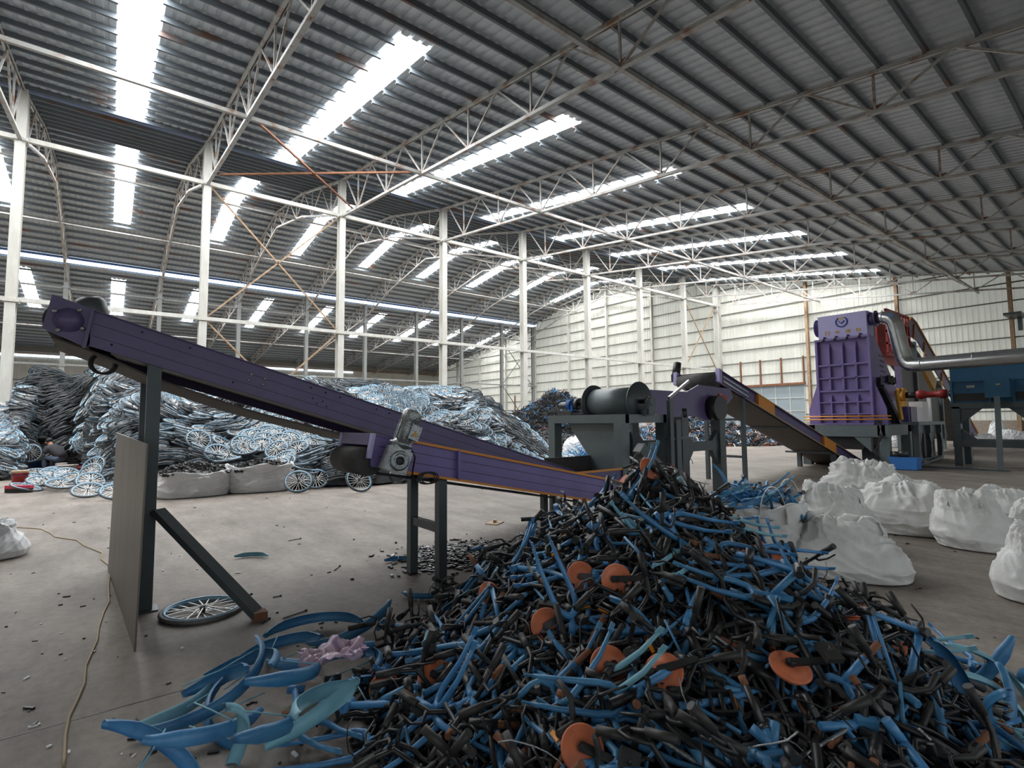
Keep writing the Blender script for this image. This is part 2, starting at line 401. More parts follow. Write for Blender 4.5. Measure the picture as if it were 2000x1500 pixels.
# row of rust framed openings above the doors, and the big sliding door
for yy in (18.7, 20.5, 22.3, 24.1, 25.9):
    g = MB(); g.bx(XR-.2, XR-.06, yy-.05, yy+.05, 4.5, 6.8); g.build('rusty_mullion', 'rust', wall_right)
g = MB(); g.bx(XR-.22, XR-.06, 18.6, 26, 4.42, 4.6); g.build('rusty_lintel', 'rust', wall_right)
for yy in (49.5, 51.2, 55.6, 57.4, 59.5):
    g = MB(); g.bx(XR-.2, XR-.06, yy-.05, yy+.05, 1.3, 5.2); g.build('rusty_mullion', 'rust', wall_right)
dr = MB()
for i in range(6):
    for j in range(4):
        if (i, j) in ((4, 3), (4, 2)): continue
        dr.bx(XR-.02, XR+.04, 18.75+i*1.19, 18.75+(i+1)*1.19-.03, .05+j*1.1, .05+(j+1)*1.1-.03)
door = struct(dr, 'door_1', 'doorp')
df = MB()
for i in range(7): df.bx(XR-.06, XR-.02, 18.72+i*1.19-.03, 18.72+i*1.19+.03, 0, 4.45)
for j in range(5): df.bx(XR-.065, XR-.025, 18.7, 25.9, .03+j*1.1-.03, .03+j*1.1+.03)
df.build('door_frame', 'column', door)
dp = MB(); dp.bx(XR-.02, XR+.03, 18.75+4*1.19, 18.75+5*1.19, 3.35, 4.42); dp.build('white_patch_panel', 'white', door)
dp = MB(); dp.bx(XR-.02, XR+.03, 18.75+4*1.19, 18.75+5*1.19, 2.25, 3.33); dp.build('rusty_patch_panel', 'rust', door)
# far, near and left walls
def wall_sheet_y(Y, z1, m, name, z0=0):
    mb = MB(); x = XL; p = .35
    while x < XR-1e-3:
        for a, b_, d0, d1 in ((0, .62, 0, 0), (.62, .70, 0, 1), (.70, .92, 1, 1), (.92, 1, 1, 0)):
            xa, xb = min(x+a*p, XR), min(x+b_*p, XR)
            if xb-xa > 1e-5: mb.add([(xa, Y-.03*d0, z0), (xb, Y-.03*d1, z0), (xb, Y-.03*d1, z1), (xa, Y-.03*d0, z1)], [(0, 1, 2, 3)])
        x += p
    return struct(mb, name, m)
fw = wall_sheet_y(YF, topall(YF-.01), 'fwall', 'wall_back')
for zz in (1.6, 2.9, 4.2, 5.5, 6.6):
    g = MB(); g.bx(XL, XR, YF-.16, YF-.05, zz, zz+.09); g.build('girt', 'girt', fw)
g = MB(); g.bx(XL, XR, YF-.5, YF-.2, 9.8, 10.3); g.build('eaves_beam', 'girt', fw)
wn += 1; g = MB(); g.bx(XL, 30.0, YF-.12, YF-.08, 9.3, 9.48); struct(g, 'window_%d' % wn, 'bluestrip')  # light strip; its left run glows to stand in for thin reflections
g = MB(); g.bx(XL, XR, YF-.2, YF-.1, 9.6, 9.7); g.build('rust_red_rail', 'rust', fw)
wall_sheet_y(YN, topall(YN), 'fwall', 'wall_front', 4.0)   # unseen near side, left open below as an added source of fill daylight
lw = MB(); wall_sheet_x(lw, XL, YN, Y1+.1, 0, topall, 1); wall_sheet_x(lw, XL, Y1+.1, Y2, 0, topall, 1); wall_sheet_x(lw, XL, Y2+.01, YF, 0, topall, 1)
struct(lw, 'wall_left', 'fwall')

# ---- columns
ORD = ['leftmost hidden', 'outer left', 'first', 'second', 'third', 'fourth', 'fifth', 'sixth', 'seventh', 'eighth', 'ninth']
for i, x in enumerate(COLX[1:], 1):
    for Y, mname, row, zt in ((Y1, 'column', 'nearer column row', top1(Y1)), (Y2, 'column2', 'far column row under the glazed roof step', top2(Y2))):
        where = ORD[i]+' from the left in the '+row if i >= 2 else 'column off the left edge in the '+row
        c = thing('steel_column', (x, Y, 0), ('white' if Y == Y1 else 'grey')+' painted steel column, '+where, 'column', 'columns of the '+row)
        sh = MB(); sh.ibeam((x, Y, .02), (x, Y, zt), .30, .42, 0, (0, 1, 0), .03); sh.build('shaft', mname, c)
        bp = MB(); bp.bx(x-.28, x+.28, Y-.28, Y+.28, 0, .03); bp.build('base_plate', 'rust', c)
        for k, zz in enumerate((6.17, zt-1.9)):
            cp = MB(); cp.bx(x-.22, x+.22, Y-.26, Y+.26, zz-.12, zz+.0); cp.build('collar', mname, c)
# ---- trusses
TN = ['off the left edge', 'nearest the left edge', 'second from the left', 'third from the left', 'fourth from the left', 'fifth from the left', 'sixth from the left', 'seventh from the left', 'eighth from the left', 'ninth from the left']
def make_truss(x, idx, Ya, Yb, tf, bf, nodes, mids, bayname, split, pk=None):
    t = thing('roof_truss', (x, (Ya+Yb)/2, bf((Ya+Yb)/2)), 'rusty roof truss over the %s, %s' % (bayname, TN[idx-1]), 'truss', 'roof trusses over the '+bayname)
    pts = [Ya]+([pk] if pk else [])+[Yb]
    a = MB(); b = MB()
    pts = sorted(set([Ya, Yb]+([33.0, 39.35, 46.5] if pk else [])))
    for p, q in zip(pts, pts[1:]):
        a.bar((x-.045, p, tf(p)), (x-.045, q, tf(q)), .07, .11); a.bar((x+.045, p, tf(p)), (x+.045, q, tf(q)), .012, .11)
    for p, q in zip(pts, pts[1:]): b.bar((x, p, bf(p)), (x, q, bf(q)), .13, .10)
    a.build('top_chord', 'truss', t); b0 = b
    g = MB(); mb = MB()
    segs = []
    for n in nodes:
        segs.append(((x, n, bf(n)), (x, n, tf(n))))
        for m_ in mids(n):
            if Ya-.01 <= m_ <= Yb+.01: segs.append(((x, n, bf(n)), (x, m_, tf(m_))))
        gb = MB() if split else b0
        gb.box((x, n, bf(n)+.06), (.02, .34, .2))
        if split: gb.build('gusset_plate', 'rust', t)
    if split:
        for p, q in segs: k = MB(); k.bar(p, q, .055, .055); k.build('web_strut', 'truss', t)
    else:
        for p, q in segs: mb.bar(p, q, .055, .055)
        mb.build('web_bars', 'truss', t)
    b.build('bottom_chord', 'truss', t)
for i, x in enumerate(COLX[1:], 1):
    if i == 10: x = 44.3
    n0 = [1.0+3.25*k for k in range(8)]
    make_truss(x, i, YN, Y1, top0, bot0, n0, lambda n: (n-1.62, n+1.62), 'near bay', i >= 2)
    n1 = [Y1+1.67+3.34*k-.0 for k in range(8)]
    make_truss(x, i, Y1, Y2, top1, bot1, n1, lambda n: (n-1.67, n+1.67), 'middle bay', False, 39.35)
    n2 = [Y2+1.64+3.29*k for k in range(8)]
    make_truss(x, i, Y2, YF, top2, bot2, n2, lambda n: (n-1.64, n+1.64), 'far bay', False)
# ---- ties along the shed
def tie(Y, z, m, lab, w=.12, h=.12, x0=XL, x1=XR-.1, br=True):
    o = MB(); o.bar((x0, Y, z), (x1, Y, z), w, h)
    ob = o.single('tie_beam', m, ((x0+x1)/2, Y, z)); tag(ob, lab, 'beam')
tie(7.5, bot0(7.5), 'truss', 'long rusty tie beam crossing the near trusses, the one furthest right overhead', .10, .12)
tie(17.25, bot0(17.25), 'truss', 'long white tie beam crossing the near trusses halfway to the columns', .11, .12)
tie(Y1, bot1(Y1)-.02, 'column', 'white tie beam joining the tops of the nearer columns', .16, .18)
tie(Y1, 6.17, 'column', 'white tie beam joining the nearer columns at half height', .16, .16)
tie(34.4, bot1(34.4), 'truss', 'thin tie beam across the middle bay trusses on their near side', .09, .09)
tie(44.4, bot1(44.4), 'truss', 'thin tie beam across the middle bay trusses on their far side', .09, .09)
tie(Y2, 6.2, 'column2', 'grey tie beam joining the far columns at half height', .14, .14)
tie(Y2, 12.2, 'column2', 'grey tie beam joining the tops of the far columns', .14, .14)
tie(Y2, 2.9, 'column2', 'grey tie beam low between the far columns, behind the wheel heap', .12, .12)
tie(66, bot2(66), 'truss', 'thin tie beam across the far bay trusses', .09, .09)
def xbrace(pa, pb, pc, pd, lab, m='rod', r=.045):
    t = thing('cross_brace', (Vector(pa)+Vector(pb))/2, lab, 'brace')
    for p, q in ((pa, pb), (pc, pd)): k = MB(); k.bar(p, q, .07, .07); k.build('brace_rod', m, t)
a, b_ = COLX[3]+.2, COLX[4]-.2
xbrace((a, Y1, 12.1), (b_, Y1, 6.3), (b_, Y1, 12.1), (a, Y1, 6.3), 'rusty cross brace between the second and third white columns, upper one')
xbrace((a, Y1, 6.0), (b_, Y1, .3), (b_, Y1, 6.0), (a, Y1, .3), 'rusty cross brace between the second and third white columns, behind the conveyor')
a, b_ = COLX[9]+.2, 44.5
xbrace((a, Y1, 12.1), (b_, Y1, 6.3), (b_, Y1, 12.1), (a, Y1, 6.3), 'rusty cross brace next to the end wall, between the last white columns')
a, b_ = COLX[9]+.2, 44.5
xbrace((a, Y2, 11.8), (b_, Y2, 6.4), (b_, Y2, 11.8), (a, Y2, 6.4), 'thin cross brace next to the end wall in the far column row, upper', 'girt')
xbrace((a, Y2, 6.0), (b_, Y2, .3), (b_, Y2, 6.0), (a, Y2, .3), 'thin cross brace next to the end wall in the far column row, lower', 'girt')
a, b_ = COLX[3]+.2, COLX[4]-.2
xbrace((a, 17.25, bot0(17.25)), (b_, 24, bot0(24)), (a, 24, bot0(24)), (b_, 17.25, bot0(17.25)), 'rusty roof cross brace between the second and third near trusses', 'rust')

# ================================================================ CONVEYORS
def side_channel(x0, x1, zf, h, Y, out, mi=0, fl=.035, seam=True):
    """C-channel side panel following zf(x) at its top; out=-1 faces -Y"""
    mb = MB()
    def P(x, dy, dz): return (x, Y+dy*out, zf(x)+dz)
    t = .008
    for (ya, yb, za, zb) in ((0, t, -h, 0), (0, fl, -t, 0), (0, fl, -h, -h+t)):
        poly = [P(x0, ya, za), P(x1, ya, za), P(x1, ya, zb), P(x0, ya, zb)]
        mb.prism(poly, (0, (yb-ya)*out, 0))
    return mb
def seam_shadow_lines(x0, x1, zf, h, Y, out, par):  # thin black strips painted in for the shadow along the plate laps
    for za in (-h*.36, -h*.70):
        mb = MB(); mb.prism([(x0+.02, Y+.0081*out, zf(x0+.02)+za-.0025), (x1-.02, Y+.0081*out, zf(x1-.02)+za-.0025), (x1-.02, Y+.0081*out, zf(x1-.02)+za+.0025), (x0+.02, Y+.0081*out, zf(x0+.02)+za+.0025)], (0, .0012*out, 0)); mb.build('seam_shadow_line', 'black', par)
# ---- the tall discharge conveyor, head at the left
zc = lambda x: 2.53-.303*(x+.30)
YA, YB = 5.35, 6.55
cv = thing('inclined_belt_conveyor', (2.2, 5.95, 0), 'long dark purple inclined belt conveyor rising to the left on grey-green posts', 'conveyor')
for nm, Y, o in (('near_side_panel', YA, -1), ('far_side_panel', YB, 1)):
    side_channel(-.14, 5.9, zc, .30, Y, o).build(nm, 'purple', cv)
hx0, hx1 = -.43, -.13
seam_shadow_lines(-.14, 5.9, zc, .30, YA, -1, cv)
hp = MB(); hp.prism([(hx0+.05, YA-.012, zc(hx0)+.0), (hx1+.01, YA-.012, zc(hx1)+.0), (hx1-.05, YA-.012, zc(hx1)-.30), (hx0, YA-.012, zc(hx0)-.27)], (0, .02, 0))
hp.prism([(hx1-.01, YA-.045, zc(hx1)), (hx1+.012, YA-.045, zc(hx1)), (hx1-.03, YA-.045, zc(hx1)-.31), (hx1-.055, YA-.045, zc(hx1)-.31)], (0, .05, 0))
hp.build('head_plate', 'purple', cv)
hp = MB(); hp.prism([(hx0+.05, YB, zc(hx0)), (hx1+.01, YB, zc(hx1)), (hx1-.05, YB, zc(hx1)-.30), (hx0, YB, zc(hx0)-.27)], (0, .02, 0)); hp.build('head_plate', 'purple', cv)
bc = Vector((-.275, YA-.015, zc(-.275)-.145))
br = MB(); br.disc(bc, (0, -1, 0), [(.095, 0), (.095, .012), (.07, .02), (.068, .032), (.045, .036), (.03, .045), (.0, .045)], 28); bro = br.build('flange_bearing', 'purple', cv)
for a in (45, 135, 225, 315):
    k = MB(); p = bc+Vector((cos(radians(a+10))*.105, -.005, sin(radians(a+10))*.105)); k.disc(p, (0, -1, 0), [(.018, 0), (.018, .012), (.012, .02), (0, .02)], 10); k.build('bolt', 'alu', bro)
k = MB(); k.cyl((-.30, YA+.03, zc(-.3)-.15), (-.30, YB-.02, zc(-.3)-.15), .135, 28); k.build('head_roller', 'belt', cv)
k = MB()
for X in (1.05, 1.17, 1.03, 1.15): k.disc((X, YA-.008, zc(X)-(.11 if X in (1.05, 1.17) else .17)), (0, -1, 0), [(.014, 0), (.014, .008), (.008, .014), (0, .014)], 10)
k.build('bolt_heads', 'alu', cv)
k = MB()
for X in (.0, .2, .55, .9, 1.6, 1.75, 1.9, 2.3, 2.45, 2.62, 3.0, 3.3): k.disc((X, YA-.0085, zc(X)-(.05 if int(X*20) % 3 else .235)), (0, -1, 0), [(.009, 0), (.009, .004), (0, .004)], 8)
for X in (1.62, 1.72, 1.66, 1.76): k.disc((X, YA-.0085, zc(X)-.15-(.04 if X in (1.66, 1.76) else 0)), (0, -1, 0), [(.008, 0), (.008, .004), (0, .004)], 8)
k.build('punched_holes', 'black', cv)
k = MB(); k.prism([(-.3, YA+.02, zc(-.3)-.03), (5.8, YA+.02, zc(5.8)-.05), (5.8, YA+.02, zc(5.8)-.065), (-.3, YA+.02, zc(-.3)-.045)], (0, YB-YA-.04, 0)); k.build('carrying_belt', 'belt', cv)
k = MB(); k.prism([(0, YA+.02, zc(0)-.20), (5.8, YA+.02, zc(5.8)-.20), (5.8, YA+.02, zc(5.8)-.22), (0, YA+.02, zc(0)-.22)], (0, YB-YA-.04, 0)); k.build('bed_pan', 'black', cv)
# sagging return belt
rp = [(-.35, 2.26), (-.05, 2.13), (.30, 1.96), (1.08, 1.675), (1.966, 1.435), (2.9, 1.22), (3.9, .93), (5.2, .52)]
k = MB(); vs = []; fs = []
xs = [-.38+i*.2 for i in range(28)]
for x in xs:
    z = interp(x, rp)
    for y_, dz in ((YA+.1, 0), (YB-.1, 0), (YB-.1, -.018), (YA+.1, -.018)): vs.append((x, y_, z+dz))
for i in range(len(xs)-1):
    for j in range(4): fs.append((i*4+j, i*4+(j+1) % 4, i*4+4+(j+1) % 4, i*4+4+j))
k.add(vs, fs, 0, False); k.build('return_belt', 'beltd', cv)
for X, Y in ((.30, 5.39), (.30, 6.50)):
    k = MB(); k.bar((X, Y, 0), (X, Y, zc(X)-.29), .10, .10); k.bx(X-.09, X+.09, Y-.09, Y+.09, 0, .012); k.build('post', 'slate', cv)
k = MB(); k.bar((.30, 5.44, 1.0), (.30, 6.45, 1.0), .06, .08); k.build('cross_bar', 'slate', cv)
k = MB(); k.bar((.36, 5.32, .82), (1.00, 4.60, .03), .11, .05, 0, (0, 0, 1)); k.build('diagonal_strut', 'slate', cv)
k = MB(); k.box((1.01, 4.58, .03), (.10, .10, .06)); k.build('foot_bracket', 'rust', cv)
mt = MB(); c = Vector((-.10, 6.45, 2.42)); mt.disc(c, (-.25, 0, 1), [(.12, -.2), (.12, .20), (.125, .21), (.125, .33), (.10, .37), (0, .38)], 26)
mt.build('drive_motor', 'slate', cv)
k = MB()
for i in range(3): k.ring((-.06+.01*i, 5.6+.02*i, 2.07), (.15, 1, .1), .085, .010, 28, 6)
tag(k.single('cable_coil', 'black', (-.06, 5.6, 2.07)), 'coil of black cable hanging under the head of the long purple conveyor', 'cable')
# steel sheet leaning on the posts
k = MB(); k.prism([(.20, 4.47, 0), (.06, 7.13, 0), (.08, 7.13, 1.46), (.22, 4.47, 1.41)], (.012, 0, 0))
tag(k.single('steel_sheet', 'steel', (.13, 5.8, 0)), 'tall bare steel sheet standing upright against the conveyor posts', 'metal sheet')

# ---- the short feed conveyor in front
z2 = lambda x: 1.375-.205*(x-2.188)
FA, FB = 4.30, 4.98
fc = thing('feed_conveyor', (3.6, 4.64, 0), 'short purple belt conveyor with orange edges and a grey gear motor', 'conveyor')
for nm, Y, o in (('near_side_panel', FA, -1), ('far_side_panel', FB, 1)):
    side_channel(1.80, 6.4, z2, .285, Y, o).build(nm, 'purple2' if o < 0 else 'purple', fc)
k = MB()
for dz in (.0, -.285):
    k.prism([(2.0, FA-.041, z2(2.0)+dz-.012), (6.4, FA-.041, z2(6.4)+dz-.012), (6.4, FA-.041, z2(6.4)+dz+.012), (2.0, FA-.041, z2(2.0)+dz+.012)], (0, .012, 0))
k.build('orange_edge', 'orange', fc)
seam_shadow_lines(1.85, 6.4, z2, .27, FA, -1, fc)
for Y in (FA, FB):
    k = MB(); k.prism([(1.80, Y-.05 if Y == FA else Y, z2(1.8)), (1.83, Y-.05 if Y == FA else Y, z2(1.8)), (1.79, Y-.05 if Y == FA else Y, z2(1.8)-.21), (1.76, Y-.05 if Y == FA else Y, z2(1.8)-.21)], (0, .06, 0)); k.build('end_plate', 'lilac', fc)
k = MB(); k.prism([(1.80, FA+.02, z2(1.8)), (1.82, FA+.02, z2(1.8)), (1.80, FA+.02, z2(1.8)-.10), (1.78, FA+.02, z2(1.8)-.10)], (0, FB-FA-.04, 0)); k.build('end_cross_plate', 'purple', fc)
k = MB(); k.bx(2.66, 2.69, FA-.055, FA, z2(2.67)-.28, z2(2.67)-.0); k.build('stiffener', 'purple2', fc)
k = MB(); k.cyl((1.80, FA+.03, 1.21), (1.80, FB-.02, 1.21), .125, 30); k.build('belt_roller', 'belt', fc)
k = MB(); k.prism([(1.8, FA+.02, z2(1.8)-.07), (6.3, FA+.02, z2(6.3)-.07), (6.3, FA+.02, z2(6.3)-.085), (1.8, FA+.02, z2(1.8)-.085)], (0, FB-FA-.04, 0)); k.build('carrying_belt', 'belt', fc)
k = MB(); k.prism([(1.9, FA+.1, 1.10), (2.44, FA+.1, 1.0), (4.0, FA+.1, .695), (5.2, FA+.1, .43), (5.2, FA+.1, .41), (4.0, FA+.1, .675), (2.44, FA+.1, .98), (1.9, FA+.1, 1.085)], (0, .5, 0)); k.build('return_belt', 'black', fc)
for Y in (4.35, 4.93):
    k = MB(); k.bar((2.53, Y, 0), (2.53, Y, z2(2.53)-.28), .085, .085); k.bx(2.47, 2.59, Y-.06, Y+.06, 0, .01); k.build('leg', 'slate', fc)
    k = MB(); k.bar((4.35, Y, 0), (4.35, Y, z2(4.35)-.28), .07, .07); k.build('leg', 'slate', fc)
k = MB(); k.bar((2.53, 4.39, .54), (2.53, 4.89, .54), .06, .08); k.build('cross_bar', 'slate', fc)
# gear motor
gm_ = Vector((1.96, 4.14, 1.225)); Rg = Matrix.Rotation(radians(22), 3, 'Y')
gx = MB(); gx.box(gm_, (.20, .15, .20), Rg); gx.box(gm_+Rg @ Vector((0, 0, .09)), (.15, .13, .08), Rg)
gx.disc(gm_+Vector((0, -.075, 0)), (0, -1, 0), [(.085, 0), (.085, .014), (.06, .02), (.055, .012)], 28); go = gx.build('gearbox', 'alu', fc)
k = MB(); k.disc(gm_+Vector((0, -.09, 0)), (0, -1, 0), [(.036, 0), (.036, .012), (.022, .012), (.022, -.004), (0, -.004)], 24); k.build('hub', 'black', go)
ax = (Rg @ Vector((0, 0, 1))).normalized(); p0 = gm_+ax*.13
k = MB(); k.disc(p0, ax, [(.06, -.03), (.105, 0), (.105, .018), (.078, .03), (.078, .22), (.086, .225), (.086, .30), (.074, .325), (0, .33)], 28)
a_, b_, _ = basis(ax)
for i in range(14):
    th = 2*pi*i/14; q = (a_*cos(th)+b_*sin(th)); k.bar(p0+q*.082+ax*.05, p0+q*.082+ax*.215, .006, .016, 0, q)
mo = k.build('motor', 'alu', fc)
k = MB(); k.box(p0+ax*.12+Vector((.04, -.075, 0)), (.10, .06, .13), Rg); tb = k.build('terminal_box', 'alu', mo)
k = MB(); q0 = p0+ax*.11+Vector((.04, -.107, 0)); e = Rg @ Vector((1, 0, 0))
k.prism([q0-e*.025-ax*.02, q0+e*.025-ax*.02, q0+ax*.028], (0, -.002, 0)); k.build('warning_triangle', 'yellow', tb)
k = MB(); k.tube([(2.1, 4.1, 1.30), (2.14, 4.13, 1.24), (2.15, 4.2, 1.1), (2.2, 4.24, 1.02)], .008, 6)
for i in range(3): k.ring((2.30+.02*i, 4.22, 1.04), (.1, 1, 0), .065, .006, 24, 6, 0, 1.3, .8)
tag(k.single('motor_cable', 'black', (2.2, 4.2, 1.1)), 'black motor cable looped on the side of the short purple conveyor', 'cable')

# ---- catch tray between the conveyors and the drum
tr = thing('catch_tray', (6.4, 5.4, 0), 'low dark tray with purple side and orange edge under the drum frame', 'tray')
k = MB(); k.prism([(5.1, 5.75, 1.0), (6.6, 5.75, 1.0), (6.6, 5.75, .62), (5.1, 5.75, .62)], (0, .02, 0)); k.build('back_plate', 'belt', tr)
k = MB(); k.prism([(5.0, 5.0, .84), (6.9, 5.0, .84), (6.9, 5.0, .55), (5.0, 5.0, .55)], (0, .02, 0)); k.build('front_plate', 'purple', tr)
k = MB(); k.bx(5.0, 6.9, 4.98, 5.0, .835, .86); k.build('orange_edge', 'orange', tr)
for X, Y in ((5.2, 5.1), (6.7, 5.1), (5.2, 5.7), (6.5, 5.7)): k = MB(); k.bar((X, Y, 0), (X, Y, .6), .05, .05); k.build('leg', 'slate', tr)

# ---- magnetic drum on its frame
dm = thing('drum_separator', (6.5, 5.8, 0), 'grey-green steel frame carrying a large smooth drum with round end discs', 'machine')
LX0, LX1, LY0, LY1, LZ = 6.0, 7.0, 5.05, 6.50, 1.64
for X, Y in ((LX0, LY0), (LX0, LY1), (LX1, LY0), (LX1, LY1)):
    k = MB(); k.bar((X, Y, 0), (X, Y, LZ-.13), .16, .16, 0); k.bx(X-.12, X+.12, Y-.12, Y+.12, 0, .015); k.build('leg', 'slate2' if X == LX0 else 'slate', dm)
k = MB(); k.bx(LX0-.08, LX0+.08, LY0-.08, LY1+.08, LZ-.13, LZ); k.bx(LX1-.08, LX1+.08, LY0-.08, LY1+.08, LZ-.13, LZ)
k.bx(LX0, LX1, LY0-.08, LY0+.08, LZ-.13, LZ-.001); k.bx(LX0, LX1, LY1-.08, LY1+.08, LZ-.13, LZ-.001); k.build('top_frame', 'slate2', dm)
CZ = 1.84
k = MB(); k.cyl((6.5, 5.12, CZ), (6.5, 6.03, CZ), .235, 40); k.build('drum', 'slate2', dm)
for Y in (5.10, 6.05):
    k = MB(); k.disc((6.5, Y+.012, CZ), (0, -1, 0), [(.02, 0), (.31, 0), (.31, .022), (.02, .022)], 44); k.build('end_disc', 'slate', dm)
k = MB(); k.cyl((6.5, 4.86, CZ), (6.5, 5.1, CZ), .035, 16); k.cyl((6.5, 6.05, CZ), (6.5, 6.35, CZ), .035, 16); k.build('shaft', 'darkmetal', dm)
k = MB(); k.bx(6.42, 6.58, 4.86, 4.94, 1.64, 1.86); k.cyl((6.5, 4.85, CZ), (6.5, 4.95, CZ), .075, 18); k.bx(6.4, 6.6, 4.9, 5.0, 1.62, 1.71); k.build('bearing_block', 'slate', dm)
k = MB(); k.prism([(6.06, 5.3, 1.57), (6.06, 6.3, 1.57), (6.06, 5.75, .95), (6.06, 5.75, .6), (6.06, 5.15, .6), (6.06, 5.15, 1.57)], (.02, 0, 0))
k.prism([(6.06, 6.3, 1.57), (6.08, 6.3, 1.57), (6.08, 5.75, .95), (6.06, 5.75, .95)], (.75, 0, 0)); k.build('hopper', 'slate2', dm)
k = MB(); k.bar((6.2, 4.9, 1.15), (7.1, 4.75, .35), .16, .16); k.build('slanted_chute', 'slate', dm)
k = MB(); k.bar((7.05, 4.95, 1.9), (8.15, 5.3, 2.24), .03, .05); k.build('belt_guard_rod', 'galv', dm)
k = MB(); k.bar((7.0, 4.90, 0), (7.0, 4.90, 1.86), .06, .09); k.bar((7.22, 4.95, .3), (7.22, 4.95, 1.55), .10, .12); k.bar((7.0, 4.9, 1.25), (7.9, 5.1, 1.25), .03, .03); k.build('side_bracket', 'slate', dm)
k = MB(); k.disc((6.5, 6.62, CZ-.02), (0, 1, 0), [(.09, 0), (.09, .05), (.07, .06), (.07, .22), (.06, .25), (0, .25)], 20); k.bx(6.38, 6.62, 6.5, 6.85, 1.64, 1.72); m_ = k.build('drive_motor', 'darkmetal', dm)
k = MB()
for i in range(3): k.disc((6.5, 6.56+.045*i, CZ-.02), (0, 1, 0), [(.115-.01*i, 0), (.115-.01*i, .02)], 20)
k.bx(6.42, 6.58, 6.5, 6.62, 1.7, 1.82); k.build('blue_gearcase', 'bblue', m_)
k = MB(); k.cyl((6.5, 6.38, CZ), (6.5, 6.46, CZ), .10, 20); k.build('chain_wheel', 'black', dm)

# ---- vibrating feeder on H-shaped legs
vf = thing('vibrating_feeder', (9.9, 6.8, 0), 'dark purple vibrating feeder trough on black H-shaped legs with round motor', 'machine')
k = MB(); k.prism([(7.9, 6.1, 2.13), (9.3, 6.1, 2.12), (9.75, 6.1, 2.28), (11.0, 6.1, 2.24), (11.1, 6.1, 2.05), (10.6, 6.1, 1.72), (10.1, 6.1, 1.50), (9.6, 6.1, 1.62), (8.6, 6.1, 1.60), (7.9, 6.1, 1.75)], (0, .03, 0)); k.build('near_trough_side', 'purple', vf)
k = MB(); k.prism([(7.9, 7.5, 2.13), (9.3, 7.5, 2.12), (11.0, 7.5, 2.24), (11.1, 7.5, 2.05), (10.6, 7.5, 1.72), (8.6, 7.5, 1.60), (7.9, 7.5, 1.75)], (0, .03, 0)); k.build('far_trough_side', 'purple', vf)
k = MB(); k.prism([(7.9, 6.12, 1.85), (11.0, 6.12, 1.98), (11.0, 6.12, 1.95), (7.9, 6.12, 1.82)], (0, 1.4, 0)); k.build('trough_floor', 'purple', vf)
k = MB(); k.cyl((10.2, 5.88, 1.80), (10.2, 6.1, 1.80), .26, 28); k.build('vibration_motor', 'black', vf)
k = MB(); k.bar((10.28, 5.95, 2.06), (10.52, 5.95, 1.98), .10, .09); k.build('red_cap', 'red', vf)
for X in (9.2, 10.6):
    for Y in (6.2, 7.45):
        k = MB(); k.bar((X, Y, 0), (X, Y, 1.66 if X < 10 else 1.98), .22, .22); k.build('leg', 'slate', vf)
        k = MB(); k.cyl((X, Y, 1.60 if X < 10 else 1.9), (X, Y, 1.78 if X < 10 else 2.08), .13, 18); k.build('spring', 'black', vf)
for Y in (6.2, 7.45):
    k = MB(); k.bx(9.3, 10.5, Y-.06, Y+.06, .90, 1.10); k.bx(8.2, 9.1, Y-.06, Y+.06, .90, 1.12)
    for sx, X in ((1, 9.31), (-1, 10.49), (-1, 9.09)):
        k.prism([(X, Y-.05, 1.32), (X, Y-.05, 1.1), (X+.22*sx, Y-.05, 1.1)], (0, .1, 0)); k.prism([(X, Y-.05, .9), (X, Y-.05, .58), (X+.24*sx, Y-.05, .9)], (0, .1, 0))
    k.build('cross_beam', 'slate', vf)

# ---- third conveyor running down to the shredder
z3 = lambda x: 2.68-.300*(x-11.5)
TA, TB = 6.60, 7.68
c3 = thing('shredder_outfeed_conveyor', (15.2, 7.1, 0), 'dark purple conveyor with two orange patches, sloping down right under the shredder', 'conveyor')
for nm, Y, o in (('near_side_panel', TA, -1), ('far_side_panel', TB, 1)): side_channel(11.4, 20.2, z3, .30, Y, o, fl=.08).build(nm, 'purple', c3)
k = MB()
for dz in (.006, -.30): k.prism([(12.8, TA-.084, z3(12.8)+dz-.008), (20.2, TA-.084, z3(20.2)+dz-.008), (20.2, TA-.084, z3(20.2)+dz+.008), (12.8, TA-.084, z3(12.8)+dz+.008)], (0, .008, 0))
k.build('yellow_edge', 'gold', c3)
for X in (13.1, 17.0):
    k = MB(); k.prism([(X, TA-.085, z3(X)-.01), (X+.85, TA-.085, z3(X+.85)-.01), (X+.85, TA-.085, z3(X+.85)-.29), (X, TA-.085, z3(X)-.29)], (0, .07, 0)); k.build('orange_patch', 'orange', c3)
k = MB()
for dz in (-.09, -.2): k.prism([(11.55, TA-.03, z3(11.55)+dz-.02), (12.7, TA-.03, z3(12.7)+dz-.02), (12.7, TA-.03, z3(12.7)+dz+.02), (11.55, TA-.03, z3(11.55)+dz+.02)], (0, .02, 0))
k.build('take_up_rail', 'galv', c3)
for Y in (TA-.08, TB-.0):
    k = MB(); k.prism([(11.30, Y, z3(11.3)+.02), (11.42, Y, z3(11.42)+.02), (11.40, Y, z3(11.4)-.30), (11.28, Y, z3(11.28)-.30)], (0, .10, 0)); k.build('end_plate', 'lilac', c3)
k = MB(); k.cyl((11.4, TA+.02, 2.50), (11.4, TB-.02, 2.50), .17, 28); k.build('head_roller', 'belt', c3)
k = MB(); k.prism([(11.4, TA+.02, z3(11.4)-.02), (20.1, TA+.02, z3(20.1)-.05), (20.1, TA+.02, z3(20.1)-.08), (11.4, TA+.02, z3(11.4)-.05)], (0, TB-TA-.04, 0)); k.build('carrying_belt', 'belt', c3)
